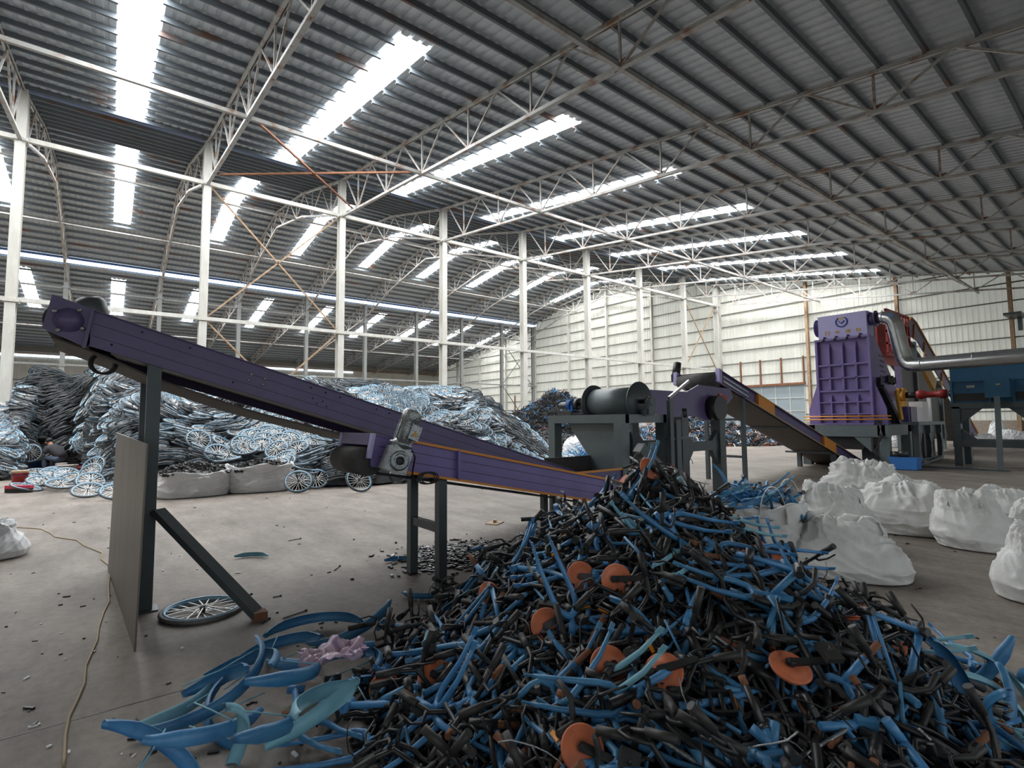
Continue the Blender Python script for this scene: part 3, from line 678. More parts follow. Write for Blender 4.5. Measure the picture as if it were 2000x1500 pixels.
k = MB(); k.prism([(11.7, TA+.01, z3(11.7)-.31), (20.0, TA+.01, z3(20.0)-.31), (20.0, TA+.01, z3(20.0)-.33), (11.7, TA+.01, z3(11.7)-.33)], (0, TB-TA-.02, 0)); k.build('under_pan', 'beltd', c3)
for X in (14.9, 17.6): k = MB(); k.bar((X, TA, z3(X)-.36), (X, TB+.25, z3(X)-.36), .06, .06); k.build('pan_rib', 'slate', c3)
for Y in (TA+.03, TB-.05):
    k = MB(); k.bar((12.5, Y, 0), (12.5, Y, z3(12.5)-.3), .09, .09); k.build('leg', 'slate', c3)
k = MB(); k.bar((12.5, TA, .62), (12.5, TB, .62), .05, .06); k.bar((12.5, TA, 1.55), (12.5, TB, 1.55), .05, .06); k.build('cross_bar', 'slate', c3)
for Y in (TA+.03, TB-.05): k = MB(); k.bar((17.9, Y, 0), (17.9, Y, z3(17.9)-.3), .12, .12); k.build('leg', 'slate', c3)
k = MB(); k.box((11.5, TB+.16, 2.62), (.2, .16, .2)); k.cyl((11.5, TB+.16, 2.7), (11.58, TB+.16, 3.02), .10, 18); k.build('drive_motor', 'black', c3)

# ================================================================ THE SHREDDER
sh = thing('shredder', (19.0, 6.6, 0), 'tall purple industrial shredder with ribbed front, pale top box and blue round emblem', 'machine')
FX, SY0, SY1 = 19.0, 5.80, 7.36
body = MB()
prof = [(FX, 1.35), (FX, 4.20), (19.4, 4.20), (20.5, 3.25), (21.3, 2.5), (21.4, 1.35)]
body.prism([(x, SY0, z) for x, z in prof], (0, SY1-SY0, 0)); body.build('body', 'purple2', sh)
for Y in (SY0+.015, SY1-.015):
    k = MB(); k.bx(FX-.14, FX, Y-.035, Y+.035, 1.35, 4.20); k.build('front_frame_side', 'purple2', sh)
k = MB(); k.bx(FX-.16, FX, SY0-.02, SY1+.02, 4.14, 4.21); k.build('top_ledge', 'purple2', sh)
k = MB(); k.bx(FX-.16, FX, SY0-.02, SY1+.02, 1.35, 1.41); k.build('bottom_ledge', 'purple2', sh)
for Yr in (6.20, 6.575, 6.97):
    k = MB()
    k.prism([(FX, Yr-.02, 3.32), (FX-.12, Yr-.02, 3.32), (FX-.12, Yr-.02, 3.90), (FX, Yr-.02, 4.08)], (0, .04, 0))
    k.bx(FX-.12, FX, Yr-.02, Yr+.02, 2.46, 3.32)
    k.prism([(FX, Yr-.02, 1.41), (FX-.12, Yr-.02, 1.41), (FX-.12, Yr-.02, 2.24), (FX, Yr-.02, 2.34)], (0, .04, 0)); k.build('vertical_rib', 'purple2', sh)
for zr, hh in ((3.32, .028), (2.89, .018), (2.46, .026), (2.085, .018), (1.70, .018)):
    k = MB(); k.bx(FX-.12, FX, SY0, SY1, zr-hh, zr+hh); k.build('horizontal_rib', 'purple2', sh)
for Ya, Yb, Yc in ((SY0, SY0-.08, SY0-.34), (SY1, SY1+.08, SY1+.34)):
    k = MB(); k.prism([(FX-.02, Ya, 1.35), (FX-.02, Ya, 2.75), (FX-.02, Yb, 2.62), (FX-.02, Yc, 1.85), (FX-.02, Yc, 1.35)], (.04, 0, 0)); k.build('base_wing', 'purple2', sh)
bxo = MB(); bxo.bx(FX-.02, FX+.55, 5.86, 7.29, 4.20, 5.00); tbx = bxo.build('top_box', 'lilac', sh)
k = MB()
lc = Vector((FX-.03, 6.575, 4.74)); R_ = .165
pts = [lc+Vector((0, R_*cos(radians(a)), R_*sin(radians(a)))) for a in range(125, 415+1, 10)]
k.tube(pts, .019, 6); k.tube([lc+Vector((0, .085, .03)), lc+Vector((0, 0, -.055)), lc+Vector((0, -.085, .03))], .016, 6); k.build('round_emblem', 'logoblue', tbx)
k = MB()
for i in range(5):
    k.bx(FX-.026, FX-.02, 6.575-.07+.03*i, 6.575-.05+.03*i, 4.84, 4.89)
k.bar(lc+Vector((0, -.05, .11)), lc+Vector((0, 0, .09)), .008, .02); k.bar(lc+Vector((0, .05, .11)), lc+Vector((0, 0, .09)), .008, .02)
k.build('emblem_crown', 'gold', tbx)
# four small gold characters, drawn stroke by stroke (u to the right, v up, unit square)
GLY = [[(0, 0, 0, 1), (1, 0, 1, 1), (0, 1, 1, 1), (0, .5, 1, .5), (0, 0, 1, 0)],
       [(.1, .75, .9, .75), (.5, 0, .5, 1), (0, .45, 1, .45), (.1, .75, .1, .35), (.9, .75, .9, .35)],
       [(0, .8, .4, .8), (.2, 0, .2, 1), (0, .3, .4, .3), (.55, 0, .55, .9), (1, 0, 1, .9), (.55, .9, 1, .9), (.55, .5, 1, .5), (.55, 0, 1, 0), (.78, 0, .78, 1)],
       [(0, .7, .4, .9), (.2, 0, .2, 1), (0, .4, .4, .5), (.5, .9, 1, .9), (.5, .6, 1, .6), (.5, .6, .5, .9), (1, .6, 1, .9), (.55, .4, 1, .4), (.55, 0, .55, .4), (1, 0, 1, .4), (.55, 0, 1, 0)]]
for gi, yc in enumerate((7.02, 6.72, 6.41, 6.11)):
    k = MB(); S = .125
    for u0, v0, u1, v1 in GLY[gi]: k.bar((FX-.024, yc+S/2-u0*S, 4.36+v0*S*.9), (FX-.024, yc+S/2-u1*S, 4.36+v1*S*.9), .014, .014, 0, (1, 0, 0))
    k.build('gold_character', 'gold', tbx)
k = MB(); k.disc((FX+.27, 7.29, 4.66), (0, 1, 0), [(.26, 0), (.26, .12), (.30, .12), (.30, .15), (0, .15)], 28); k.build('blind_flange', 'purple', tbx)
k = MB(); k.cyl((FX+.27, 5.86, 4.74), (FX+.27, 5.70, 4.74), .20, 26); k.disc((FX+.27, 5.70, 4.74), (0, -1, 0), [(.26, 0), (.26, .03), (.2, .03)], 26); k.build('outlet_flange', 'purple', tbx)
for Y in (6.05, 6.4, 6.75, 7.1):
    k = MB(); k.disc((FX-.17, Y, 4.17), (-1, 0, 0), [(.045, 0), (.045, .02), (0, .02)], 14); k.build('clamp_bolt', 'black', sh); k = MB(); k.bx(FX-.1, FX-.02, Y-.02, Y+.02, 4.21, 4.29); k.build('clamp_block', 'black', sh)
for zz in (1.62, 1.52):
    k = MB(); k.cyl((FX-.24, 7.8, zz), (FX-.24, 5.3, zz), .022, 10); k.build('orange_pipe', 'orange', sh)
# dark slots and latches on the right flank
k = MB()
for i in range(6):
    for j in range(2):
        X = 19.75+j*.22+(.1 if i % 2 else 0); zz = 3.6-i*.17-j*.02
        if zz < 4.2-(X-19.4)*.836-.05: k.bx(X, X+.12, SY0-.012, SY0, zz-.022, zz+.022)
for i in range(5): k.bx(19.9+i*.2, 20.03+i*.2, SY0-.012, SY0, 2.12, 2.16)
k.build('vent_slots', 'black', sh)
k = MB()
for i in range(7): k.box((20.2+i*.12, SY0-.05, 2.82+.04*sin(i*2.1)), (.05, .10, .22), Matrix.Rotation(.3*sin(i), 3, 'Y'))
k.box((19.4, SY0-.06, 2.5), (.18, .12, .7), Matrix.Rotation(.15, 3, 'Y')); k.build('latch_row', 'black', sh)
k = MB(); k.bar((19.2, SY0-.1, 2.55), (20.6, SY0-.12, 1.42), .26, .16); k.build('hydraulic_cylinder', 'black', sh)
k = MB(); k.bar((20.3, SY0-.25, 2.45), (20.5, SY0-.3, 1.5), .07, .12); k.build('yellow_guard_bar', 'yellow', sh)
fr = MB()
fr.bx(FX-.15, 21.4, 5.5, 5.7, 1.0, 1.34); fr.bx(FX-.15, 21.4, 7.5, 7.7, 1.0, 1.34); fr.bx(FX-.15, FX+.1, 5.4, 7.75, .97, 1.345); fr.bx(21.1, 21.4, 5.5, 7.6, 1.0, 1.33); fr.build('base_frame', 'slate2', sh)
for X, Y in ((FX, 5.55), (FX+.1, 7.85), (21.25, 5.6), (21.25, 7.85)):
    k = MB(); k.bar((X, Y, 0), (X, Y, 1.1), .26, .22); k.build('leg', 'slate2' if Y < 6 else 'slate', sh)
k = MB(); k.prism([(FX-.12, 5.9, 1.05), (FX-.12, 6.45, 1.05), (FX-.12, 5.9, .5)], (.2, 0, 0)); k.build('leg_gusset', 'slate2', sh)
k = MB(); k.prism([(FX+.1, 5.95, 1.03), (FX+.1, 7.5, 1.03), (FX+.1, 7.2, .55), (FX+.1, 6.2, .55)], (1.9, 0, 0)); k.build('discharge_chute', 'black', sh)
k = MB(); k.bx(19.6, 20.4, 5.95, 6.4, 0.1, .55); k.build('dark_base_box', 'slate', sh)
k = MB()
for i in range(4): k.tube([(FX-.2, 5.55+.04*i, 1.5), (FX-.24, 5.62-.03*i, 1.0), (FX-.22, 5.75+.02*i, .5), (FX-.3, 5.5, .05)], .014, 6)
k.build('hanging_hoses', 'black', sh)
# bearing stand beside the shredder
st = thing('gearbox_stand', (23.0, 6.0, 0), 'grey steel stand with cut-out side plates holding the yellow gearbox beside the shredder', 'machine')
k = MB(); k.bx(21.9, 25.2, 5.4, 6.9, 1.30, 1.42); k.build('top_plate', 'slate2', st)
for X in (22.1, 23.5, 24.9):
    k = MB(); k.bx(X-.07, X+.07, 5.45, 5.6, 0, 1.3); k.bx(X-.07, X+.07, 6.7, 6.85, 0, 1.3)
    for s_ in (-1, 1):
        if (X < 22.5 and s_ < 0) or (X > 24.5 and s_ > 0): continue
        k.prism([(X+.06*s_, 5.44, 1.0), (X+.06*s_, 5.44, .62), (X+.28*s_, 5.44, 1.0)], (0, .04, 0)); k.prism([(X+.06*s_, 5.44, .0), (X+.06*s_, 5.44, .45), (X+.28*s_, 5.44, .0)], (0, .04, 0))
    k.build('leg', 'slate2', st)
k = MB(); k.bx(22.1, 24.9, 5.6, 5.65, 1.0, 1.3); k.bx(22.1, 24.9, 5.45, 5.6, .06, .14); k.build('side_rail', 'slate2', st)
k = MB(); k.bx(22.2, 24.8, 5.66, 5.70, .1, 1.3); k.build('dark_inner_plate', 'black', st)
k = MB(); k.bx(22.1, 22.8, 5.65, 6.3, 1.42, 1.95)
for i in range(4): k.bx(22.0, 22.1, 5.68+i*.19, 5.71+i*.19, 1.42, 1.95)
k.build('ribbed_pedestal', 'purple', st)
k = MB(); k.bx(22.1, 22.6, 5.95, 6.5, 2.1, 2.62); k.bx(22.0, 22.5, 5.8, 6.15, 1.95, 2.15); k.disc((22.35, 5.95, 2.36), (0, -1, 0), [(.25, 0), (.25, .10), (.16, .13), (0, .13)], 24); k.build('gearbox', 'yellow', st)
k = MB(); k.bx(23.3, 24.0, 5.6, 6.2, 1.42, 2.15); k.bx(24.3, 24.42, 5.6, 5.7, 1.42, 2.3); k.build('white_bracket', 'white', st)
k = MB(); k.bar((22.4, 5.3, 3.4), (23.2, 5.2, 2.7), .5, .10, 0, (0, 1, 0)); k.build('yellow_hood', 'yellow', st)
# red drive shaft
ds = thing('drive_shaft', (22.35, 5.0, 2.36), 'red universal-joint drive shaft between the yellow gearbox and the blue motor', 'drive shaft')
k = MB(); k.cyl((22.35, 5.82, 2.36), (22.35, 5.50, 2.36), .11, 18); k.cyl((22.35, 4.62, 2.36), (22.35, 4.46, 2.36), .11, 18); k.build('shaft_end', 'darkmetal', ds)
k = MB(); k.tube([(22.35, 5.52-.86*t, 2.36) for t in (0, .12, .25, .35, .65, .75, .88, 1)], [.12, .17, .14, .10, .10, .14, .17, .12], 18); k.build('universal_joint', 'red', ds)
# blue motor
bm = thing('blue_motor_unit', (22.3, 3.2, 0), 'large dark blue drive motor housing on a grey frame at the right edge', 'machine')
k = MB(); k.bx(21.75, 22.9, .8, 4.46, 2.75, 3.55); k.build('upper_housing', 'mblue', bm)
k = MB(); k.bx(21.7, 22.9, .8, 4.44, 2.02, 2.72); k.build('lower_housing', 'mblue', bm)
for ya, yb in ((3.55, 4.36), (2.2, 2.9)): k = MB(); k.bx(21.66, 21.70, ya, yb, 2.08, 2.32); k.build('cooling_recess', 'black', bm)
k = MB()
for Y in (4.42, 3.50, 2.95, 2.05): k.bx(21.62, 21.72, Y-.03, Y+.03, 2.02, 2.76)
k.bx(21.64, 21.72, .8, 4.45, 2.7, 2.76); k.build('housing_rib', 'mblue', bm)
k = MB(); k.bx(21.25, 21.70, 2.98, 3.55, 2.15, 2.72); tb = k.build('terminal_box', 'mblue', bm)
k = MB(); k.bx(21.24, 21.25, 3.18, 3.28, 2.54, 2.57); k.build('yellow_label', 'gold', tb)
k = MB(); k.bx(21.69, 21.70, 3.85, 4.05, 2.50, 2.58); k.build('name_plate', 'alu', bm)
k = MB(); k.bx(21.6, 23.0, .8, 4.48, 1.84, 2.02); k.bx(21.62, 21.8, .8, 4.46, .62, .84); k.bx(22.75, 22.95, .8, 4.46, .62, .84)
k.prism([(21.66, 4.24, 1.84), (21.66, 3.7, 1.84), (21.66, 4.24, 1.35)], (.1, 0, 0)); k.prism([(21.66, 4.24, .84), (21.66, 3.85, .84), (21.66, 4.24, 1.2)], (.1, 0, 0))
k.prism([(21.66, 3.1, 1.84), (21.66, 2.6, 1.84), (21.66, 2.6, 1.35)], (.1, 0, 0)); k.build('support_frame', 'slate', bm)
for X, Y in ((21.72, 4.34), (22.85, 4.34), (21.72, 2.45), (22.85, 2.45), (21.72, .95)): k = MB(); k.bar((X, Y, 0), (X, Y, 1.9), .2, .24); k.build('leg', 'slate', bm)
k = MB(); k.bar((21.3, 3.28, 2.18), (20.85, 3.25, 0), .13, .13); k.build('cable_conduit', 'slate2', bm)
# galvanised duct
du = MB(); X = 19.27; r = .215
arc = [(X, 5.67, 4.74), (X, 5.5, 4.74), (X, 5.36, 4.71), (X, 5.25, 4.62), (X+.02, 5.20, 4.48), (X+.05, 5.17, 4.2), (X+.10, 5.09, 3.65), (X+.12, 5.05, 3.42), (X+.12, 5.0, 3.28), (X+.1, 4.9, 3.19), (X+.05, 4.75, 3.16), (X, 4.5, 3.16), (X, 2, 3.2), (X, -1.5, 3.26)]
du.tube(arc, [.17, .19]+[r]*12, 26)
dt = thing('extraction_duct', (X, 5.1, 3.3), 'shiny galvanised extraction duct bending down from the shredder and running right', 'duct')
du.build('duct', 'galv', dt)
for p, n_ in (((X, 5.5, 4.74), (0, 1, 0)), ((X+.05, 5.18, 4.3), (0, .15, 1)), ((X+.12, 5.05, 3.42), (0, .1, 1)), ((X, 4.6, 3.16), (0, 1, 0)), ((X, 3.4, 3.18), (0, 1, 0)), ((X, 2.2, 3.2), (0, 1, 0))):
    k = MB(); k.ring(p, n_, r+.004, .009, 28, 6); k.build('seam', 'galv', dt)
k = MB(); k.box((X-.19, 5.27, 4.74), (.01, .16, .10), Matrix.Rotation(.5, 3, 'X')); k.build('blue_sticker', 'bblue', dt)
# hopper and tall discharge conveyor behind
hq = MB()
for i in range(9): hq.bx(22.4+i*.33, 22.45+i*.33, 6.28, 6.34, 3.9, 5.55)
for zz in (3.9, 4.3, 4.75, 5.2, 5.55): hq.bx(22.4, 25.1, 6.27, 6.35, zz-.04, zz+.04)
hq.bx(22.4, 25.1, 6.6, 6.65, 3.6, 5.5)
tag(hq.single('feed_hopper_grille', 'red', (23.7, 6.4, 4.6)), 'red slatted hopper grille standing behind the shredder and duct', 'grille')
# supports of the grille are part of the tall conveyor body
z4 = lambda x: 6.0-.50*(x-28.2)
c4 = thing('tall_discharge_conveyor', (33, 7.6, 0), 'tall dark purple conveyor with orange edging, arched head behind the shredder', 'conveyor')
poly = [(27.6, 5.75), (28.2, 6.05), (28.9, 5.9), (39.4, .65), (39.0, .25), (29.0, 5.05), (28.0, 5.2), (27.5, 5.3)]
for Y in (7.0, 8.4):
    k = MB(); k.prism([(x, Y, z) for x, z in poly], (0, .04, 0)); k.build('side_panel', 'purple', c4)
k = MB(); pl = poly[:4]
for (xa, za), (xb, zb) in zip(pl, pl[1:]): k.bar((xa, 6.98, za), (xb, 6.98, zb), .05, .06)
for X in (28.6, 30.0, 32.6, 34.2): k.bar((X, 6.97, z4(X)-.02), (X-.25, 6.97, z4(X)-.72), .05, .05)
k.build('orange_edge', 'orange', c4)
k = MB(); k.prism([(28.0, 7.05, 5.1), (39.0, 7.05, .3), (39.0, 7.05, .2), (28.0, 7.05, 5.0)], (0, 1.35, 0)); k.build('belt', 'belt', c4)
for xa, ya, zt in ((28.6, 7.0, 5.0), (32.5, 7.0, 3.4), (28.6, 8.2, 5.0)): k = MB(); k.bx(xa, xa+.2, ya, ya+.2, 0, zt); k.build('post', 'slate2', c4)
k = MB(); k.prism([(26.3, 7.1, 4.3), (28.2, 7.1, 4.4), (32.0, 7.1, 2.9), (33.5, 7.1, .55), (27.6, 7.1, .55)], (0, .05, 0)); k.build('dark_skirt_panel', 'black', c4)
k = MB(); k.bx(26.0, 27.3, 6.9, 7.6, 3.9, 5.5); k.bx(25.9, 26.1, 6.9, 7.1, 0, 4); k.build('transfer_box', 'purple', c4)
# small blue parts tub with its pump
tb_ = thing('blue_tub', (19.0, 5.05, 0), 'bright blue steel tub with a black pump unit on top, beside the shredder leg', 'tub')
k = MB(); k.prism([(18.75, 4.75, 0.02), (18.75, 5.3, 0.02), (18.75, 5.45, .38), (18.75, 4.72, .38)], (.5, 0, 0)); k.build('tub', 'bblue', tb_)
k = MB(); k.disc((18.95, 5.1, .38), (0, 0, 1), [(.13, 0), (.13, .16), (.09, .2), (0, .2)], 16); k.box((19.1, 5.3, .45), (.2, .2, .16)); k.disc((18.8, 5.25, .46), (-1, .3, 0), [(.07, 0), (.07, .08), (0, .08)], 14); k.build('pump', 'darkmetal', tb_)
k = MB(); k.bar((20.5, 5.1, .05), (24.5, 5.4, .10), .06, .06)
tag(k.single('floor_bar', 'slate2', (22.5, 5.25, .07)), 'long thin steel bar lying on the floor beyond the blue tub', 'bar')
k = MB(); k.bx(20.2, 20.5, 3.0, 5.2, 0.0, .05)
tag(k.single('floor_channel', 'slate', (20.3, 4.1, 0)), 'dark flat steel channel on the floor between blue tub and motor frame', 'channel')

# ================================================================ HEAP OF BICYCLE WHEELS
def hor(px): return 831.2-.0081*(px-0)
def pos_rd(r, d): return Vector((FWD[0]*d+RGT[0]*r, FWD[1]*d+RGT[1]*r, 0))
BASE = [(-80, 945), (20, 938), (62, 918), (75, 914), (130, 914), (150, 912), (185, 925), (235, 952), (300, 966), (420, 960), (560, 955), (740, 948), (860, 935), (960, 922), (1085, 905), (1150, 890)]
BASED = [(x, CAM_H*FPX/(y-hor(x))) for x, y in BASE]
CREST = [(-80, 19.5), (100, 20.6), (300, 20), (560, 20), (860, 21.5), (1085, 22.8), (1150, 24)]
SIL = [(-80, 775), (0, 765), (20, 770), (42, 745), (75, 724), (108, 730), (132, 752), (160, 738), (188, 718), (225, 728), (290, 742), (330, 744), (450, 740), (560, 741), (620, 740), (700, 752), (800, 760), (865, 760), (905, 762), (940, 778), (1000, 812), (1040, 852), (1085, 900), (1150, 935)]
def heapH(X, Y):
    d = X*FWD[0]+Y*FWD[1]
    if d < 8 or d > 27: return 0.0
    px = 1000+FPX*(X*RGT[0]+Y*RGT[1])/d
    if px < -160 or px > 1160: return 0.0
    db, dc = interp(px, BASED), interp(px, CREST)
    z = CAM_H+(hor(px)-interp(px, SIL))/FPX*dc
    z = max(z, .05); t = (d-db)/(dc-db)
    if t <= 0: return 0.0
    if t > 1: return z*max(0.0, 1-(t-1)*2.2)
    b = 1+.22*nz(X*.55, Y*.55, 3)*sin(pi*min(t, 1))
    return z*min(1.0, (t**.72))*b
def wheel_parts(n1=28, n2=6, ns=20):
    t = MB(); t.ring((0, 0, 0), (0, 0, 1), .292, .019, n1, n2)
    r = MB(); r.disc((0, 0, 0), (0, 0, 1), [(.276, -.013), (.258, -.015), (.258, .015), (.276, .013)], n1, 0, False)
    r.disc((0, 0, 0), (0, 0, 1), [(.264, -.021), (.279, -.0215), (.279, .0215), (.264, .021)], n1, 0, False)
    s = MB()
    for i in range(ns):
        a = 2*pi*i/ns; o = .30*(1 if i % 2 else -1); z0 = .022*(1 if (i//2) % 2 else -1)
        s.bar((.026*cos(a+o), .026*sin(a+o), z0), (.262*cos(a), .262*sin(a), 0), .0075)
    h = MB(); h.cyl((0, 0, -.035), (0, 0, .035), .020, 10); h.cyl((0, 0, -.03), (0, 0, -.024), .034, 12); h.cyl((0, 0, .024), (0, 0, .03), .034, 12)
    return t, r, s, h
tp, rp_, sp, hp_ = wheel_parts()
ME_T, ME_R, ME_S, ME_H = tp.mesh('tire', 'tire'), rp_.mesh('rim', 'rim'), sp.mesh('spokes', 'spoke'), hp_.mesh('hub', 'darkmetal')
def make_wheel():
    o = bpy.data.objects.new('wheel', ME_T); COL.objects.link(o)
    for n_, me in (('rim', ME_R), ('spokes', ME_S), ('hub', ME_H)):
        c = bpy.data.objects.new(n_, me); COL.objects.link(c); c.parent = o
    return o
wheel0 = make_wheel(); wheel_used = False
def place_wheel(loc, nrm, label, group=None, spin=0.0):
    global wheel_used
    o = wheel0 if not wheel_used else copy_tree(wheel0); wheel_used = True
    a, b, n = basis(nrm); R = Matrix((a, b, n)).transposed() @ Matrix.Rotation(spin, 3, 'Z')
    o.location = loc; o.rotation_euler = R.to_euler(); tag(o, label, 'bicycle wheel', group); return o
# light wheel for the merged remainder
def low_wheel(full):
    m = MB(); m.ring((0, 0, 0), (0, 0, 1), .292, .020, 15, 4, 0)
    m.disc((0, 0, 0), (0, 0, 1), [(.281, -.021), (.262, -.012), (.262, .012), (.281, .021)], 15, 1, False)
    if full:
        for i in range(14):
            a = 2*pi*i/14
            p, q = Vector((.02*cos(a+.5), .02*sin(a+.5), 0)), Vector((.262*cos(a), .262*sin(a), 0)); w_ = Vector((-sin(a), cos(a), 0))*.0060; u_ = Vector((0, 0, .005))
            m.add([p-w_, p+w_, p+u_, q-w_, q+w_, q+u_], [(0, 3, 4, 1), (1, 4, 5, 2), (2, 5, 3, 0)], 2)
        m.disc((0, 0, 0), (0, 0, 1), [(.03, -.03), (.03, .03)], 6, 0)
    return m
LWF, LWS = low_wheel(True), low_wheel(False)
heap = MB()
def put_low(loc, nrm, full=True):
    a, b, n = basis(nrm); R = Matrix((a, b, n)).transposed(); src = LWF if full else LWS
    k = len(heap.v); heap.v.extend([tuple(R @ Vector(p)+loc) for p in src.v]); heap.f.extend([[i+k for i in f_] for f_ in src.f]); heap.m.extend(src.m); heap.sm.extend(src.sm)
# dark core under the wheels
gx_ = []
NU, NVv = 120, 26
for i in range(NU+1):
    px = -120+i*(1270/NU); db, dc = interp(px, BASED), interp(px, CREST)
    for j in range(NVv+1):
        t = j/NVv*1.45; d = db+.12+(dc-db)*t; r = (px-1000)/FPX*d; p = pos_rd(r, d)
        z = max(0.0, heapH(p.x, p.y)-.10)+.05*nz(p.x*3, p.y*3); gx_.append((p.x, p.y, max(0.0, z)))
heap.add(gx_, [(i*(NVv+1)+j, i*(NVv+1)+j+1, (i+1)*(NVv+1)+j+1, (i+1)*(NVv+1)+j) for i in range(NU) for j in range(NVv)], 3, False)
R1 = random.Random(21); cand = []
def wheel_normal(X, Y, jit):
    e = .25; h = heapH(X, Y)
    n = Vector((-(heapH(X+e, Y)-heapH(X-e, Y))/(2*e), -(heapH(X, Y+e)-heapH(X, Y-e))/(2*e), 1)).normalized()
    v = n*.40+Vector((0, 0, .50))+Vector((nz(X*.42, Y*.42, 11), nz(X*.42, Y*.42, 23), 0))*1.35+Vector((R1.gauss(0, 1), R1.gauss(0, 1), R1.gauss(0, .6)))*jit
    return v.normalized()
N_TOP = 1500
for i in range(N_TOP):
    px = R1.uniform(-110, 1125); db, dc = interp(px, BASED), interp(px, CREST)
    t = R1.uniform(.0, 1.04)**.85; d = db+.15+(dc-db-.1)*t
    p = pos_rd((px-1000)/FPX*d, d); h = heapH(p.x, p.y)
    if h < .02 and t > .2: continue
    n = wheel_normal(p.x, p.y, .10)
    if h < .3: n = (n+Vector((0, 0, 1.5*(1-h/.3)))).normalized()
    tilt = sqrt(max(0, 1-n.z*n.z))
    cand.append((d*(1+.10*R1.random()), px, Vector((p.x, p.y, max(h+.03, .03+.30*tilt*(1 if h < .35 else .15)))), n, t))
cand.sort(key=lambda c: c[0])
def heap_zone(px, t):
    if px < 140: return ('blue-rimmed wheel in the left part of the wheel heap, around the seated worker', 'wheels in the left part of the heap')
    if px < 330: return ('blue-rimmed wheel in the heap behind the upright steel sheet', 'wheels behind the steel sheet')
    if px < 560: return ('blue-rimmed wheel in the heap above the two white sacks of black parts', 'wheels above the far white sacks')
    if px < 760: return ('blue-rimmed wheel at the heap front left of the belt roller', 'wheels at the front of the heap')
    return ('blue-rimmed wheel in the heap slope beyond the long purple conveyor', 'wheels on the right slope of the heap')
NI = 262
for k, (dd, px, loc, n, t) in enumerate(cand):
    if k < NI:
        lab, grp = heap_zone(px, t); place_wheel(loc+n*.05, n, lab, grp, R1.uniform(0, 6))
    else: put_low(loc+n*R1.choice([0, 0, .03, .06]), n, True)
    for s_ in range(2): put_low(loc-n*(.05*(s_+1)+.03)+Vector((R1.gauss(0, .05), R1.gauss(0, .05), -.01)), (n+Vector((R1.gauss(0, .05), R1.gauss(0, .05), 0))).normalized(), False)
# wheels shown singly along the foot of the heap
feat = [((60, 885), 17.0, (-.2, -1, .15), 'blue-rimmed wheel standing upright left of the seated worker'),
        ((182, 912), 13.2, (-.6, -.7, .5), 'wheel leaning at the heap foot right of the white pail, uppermost of its fan'),
        ((175, 925), 12.8, (-.6, -.7, .6), 'wheel leaning at the heap foot right of the white pail, lowest of its fan'),
        ((172, 957), 11.9, (0, -.45, 1), 'wide blue-rimmed wheel lying at the very front of the heap, beside a small one'),
        ((227, 960), 11.8, (.1, -.5, 1), 'blue-rimmed wheel lying tilted at the heap front next to the steel sheet'),
        ((583, 940), 12.2, (-.3, -1, .9), 'blue-rimmed wheel leaning at the heap foot, right of the far white sacks'),
        ((617, 935), 12.4, (-.3, -.9, 1), 'blue-rimmed wheel at the heap foot, second right of the far white sacks'),
        ((701, 938), 12.0, (.1, -1, .75), 'single blue-rimmed wheel lying clear in front of the heap under the belt roller'),
        ((590, 908), 12.9, (-.2, -1, .8), 'blue-rimmed wheel facing the camera just above the heap foot, right of the sacks'),
        ((388, 858), 13.2, (.2, -1, .7), 'large blue-rimmed wheel facing the camera above the left white sack'),
        ((425, 885), 12.8, (.1, -1, .9), 'blue-rimmed wheel facing the camera between the two white sacks'),
        ((475, 868), 13.2, (0, -1, .8), 'blue-rimmed wheel facing the camera above the right white sack')]
for (px, py), d, n, lab in feat:
    v = PD(px, py, d); n = Vector(n).normalized(); hh = .30*sqrt(1-n.z**2)+.02
    if v.z < hh: v = G(px, py, hh)
    place_wheel(v, n, lab, None, R1.uniform(0, 6))
for i in range(26):   # flat spill in front of the worker
    px, py = R1.uniform(50, 245), R1.uniform(930, 968)
    v = G(px, py); h = .05+.28*max(0, 1-((px-150)/110)**2)*max(0, 1-((py-945)/26)**2)*R1.uniform(.5, 1)
    n = Vector((R1.gauss(-.15, .25), R1.gauss(-.25, .2), 1)).normalized()
    place_wheel(Vector((v.x, v.y, max(h, .02+.28*sqrt(1-n.z**2)))), n, 'blue-rimmed wheel lying low in the spill of wheels in front of the seated worker', 'wheels spilled before the worker')
# tidy stack right of the worker
for cxp, cyp, nlay in ((150, 912, 14), (182, 925, 20), (205, 930, 17)):
    b0 = G(cxp, cyp)
    for j in range(nlay): put_low(Vector((b0.x+R1.gauss(0, .03), b0.y+.2+R1.gauss(0, .03), .03+.045*j)), Vector((R1.gauss(0, .04), R1.gauss(0, .04), 1)), j == nlay-1)
hob = heap.single('wheel_heap', ['tire', 'rim', 'spoke', 'heapcore'], (3, 17, 0))
tag(hob, 'huge heap of scrapped bicycle wheels with blue rims behind the conveyors', 'wheel heap', None, 'stuff')
place_wheel(Vector((.72*.94, 5.36*.94, .022)), (0.02, -.02, 1), 'lone bicycle wheel with black tyre lying flat on the floor beside the diagonal strut')

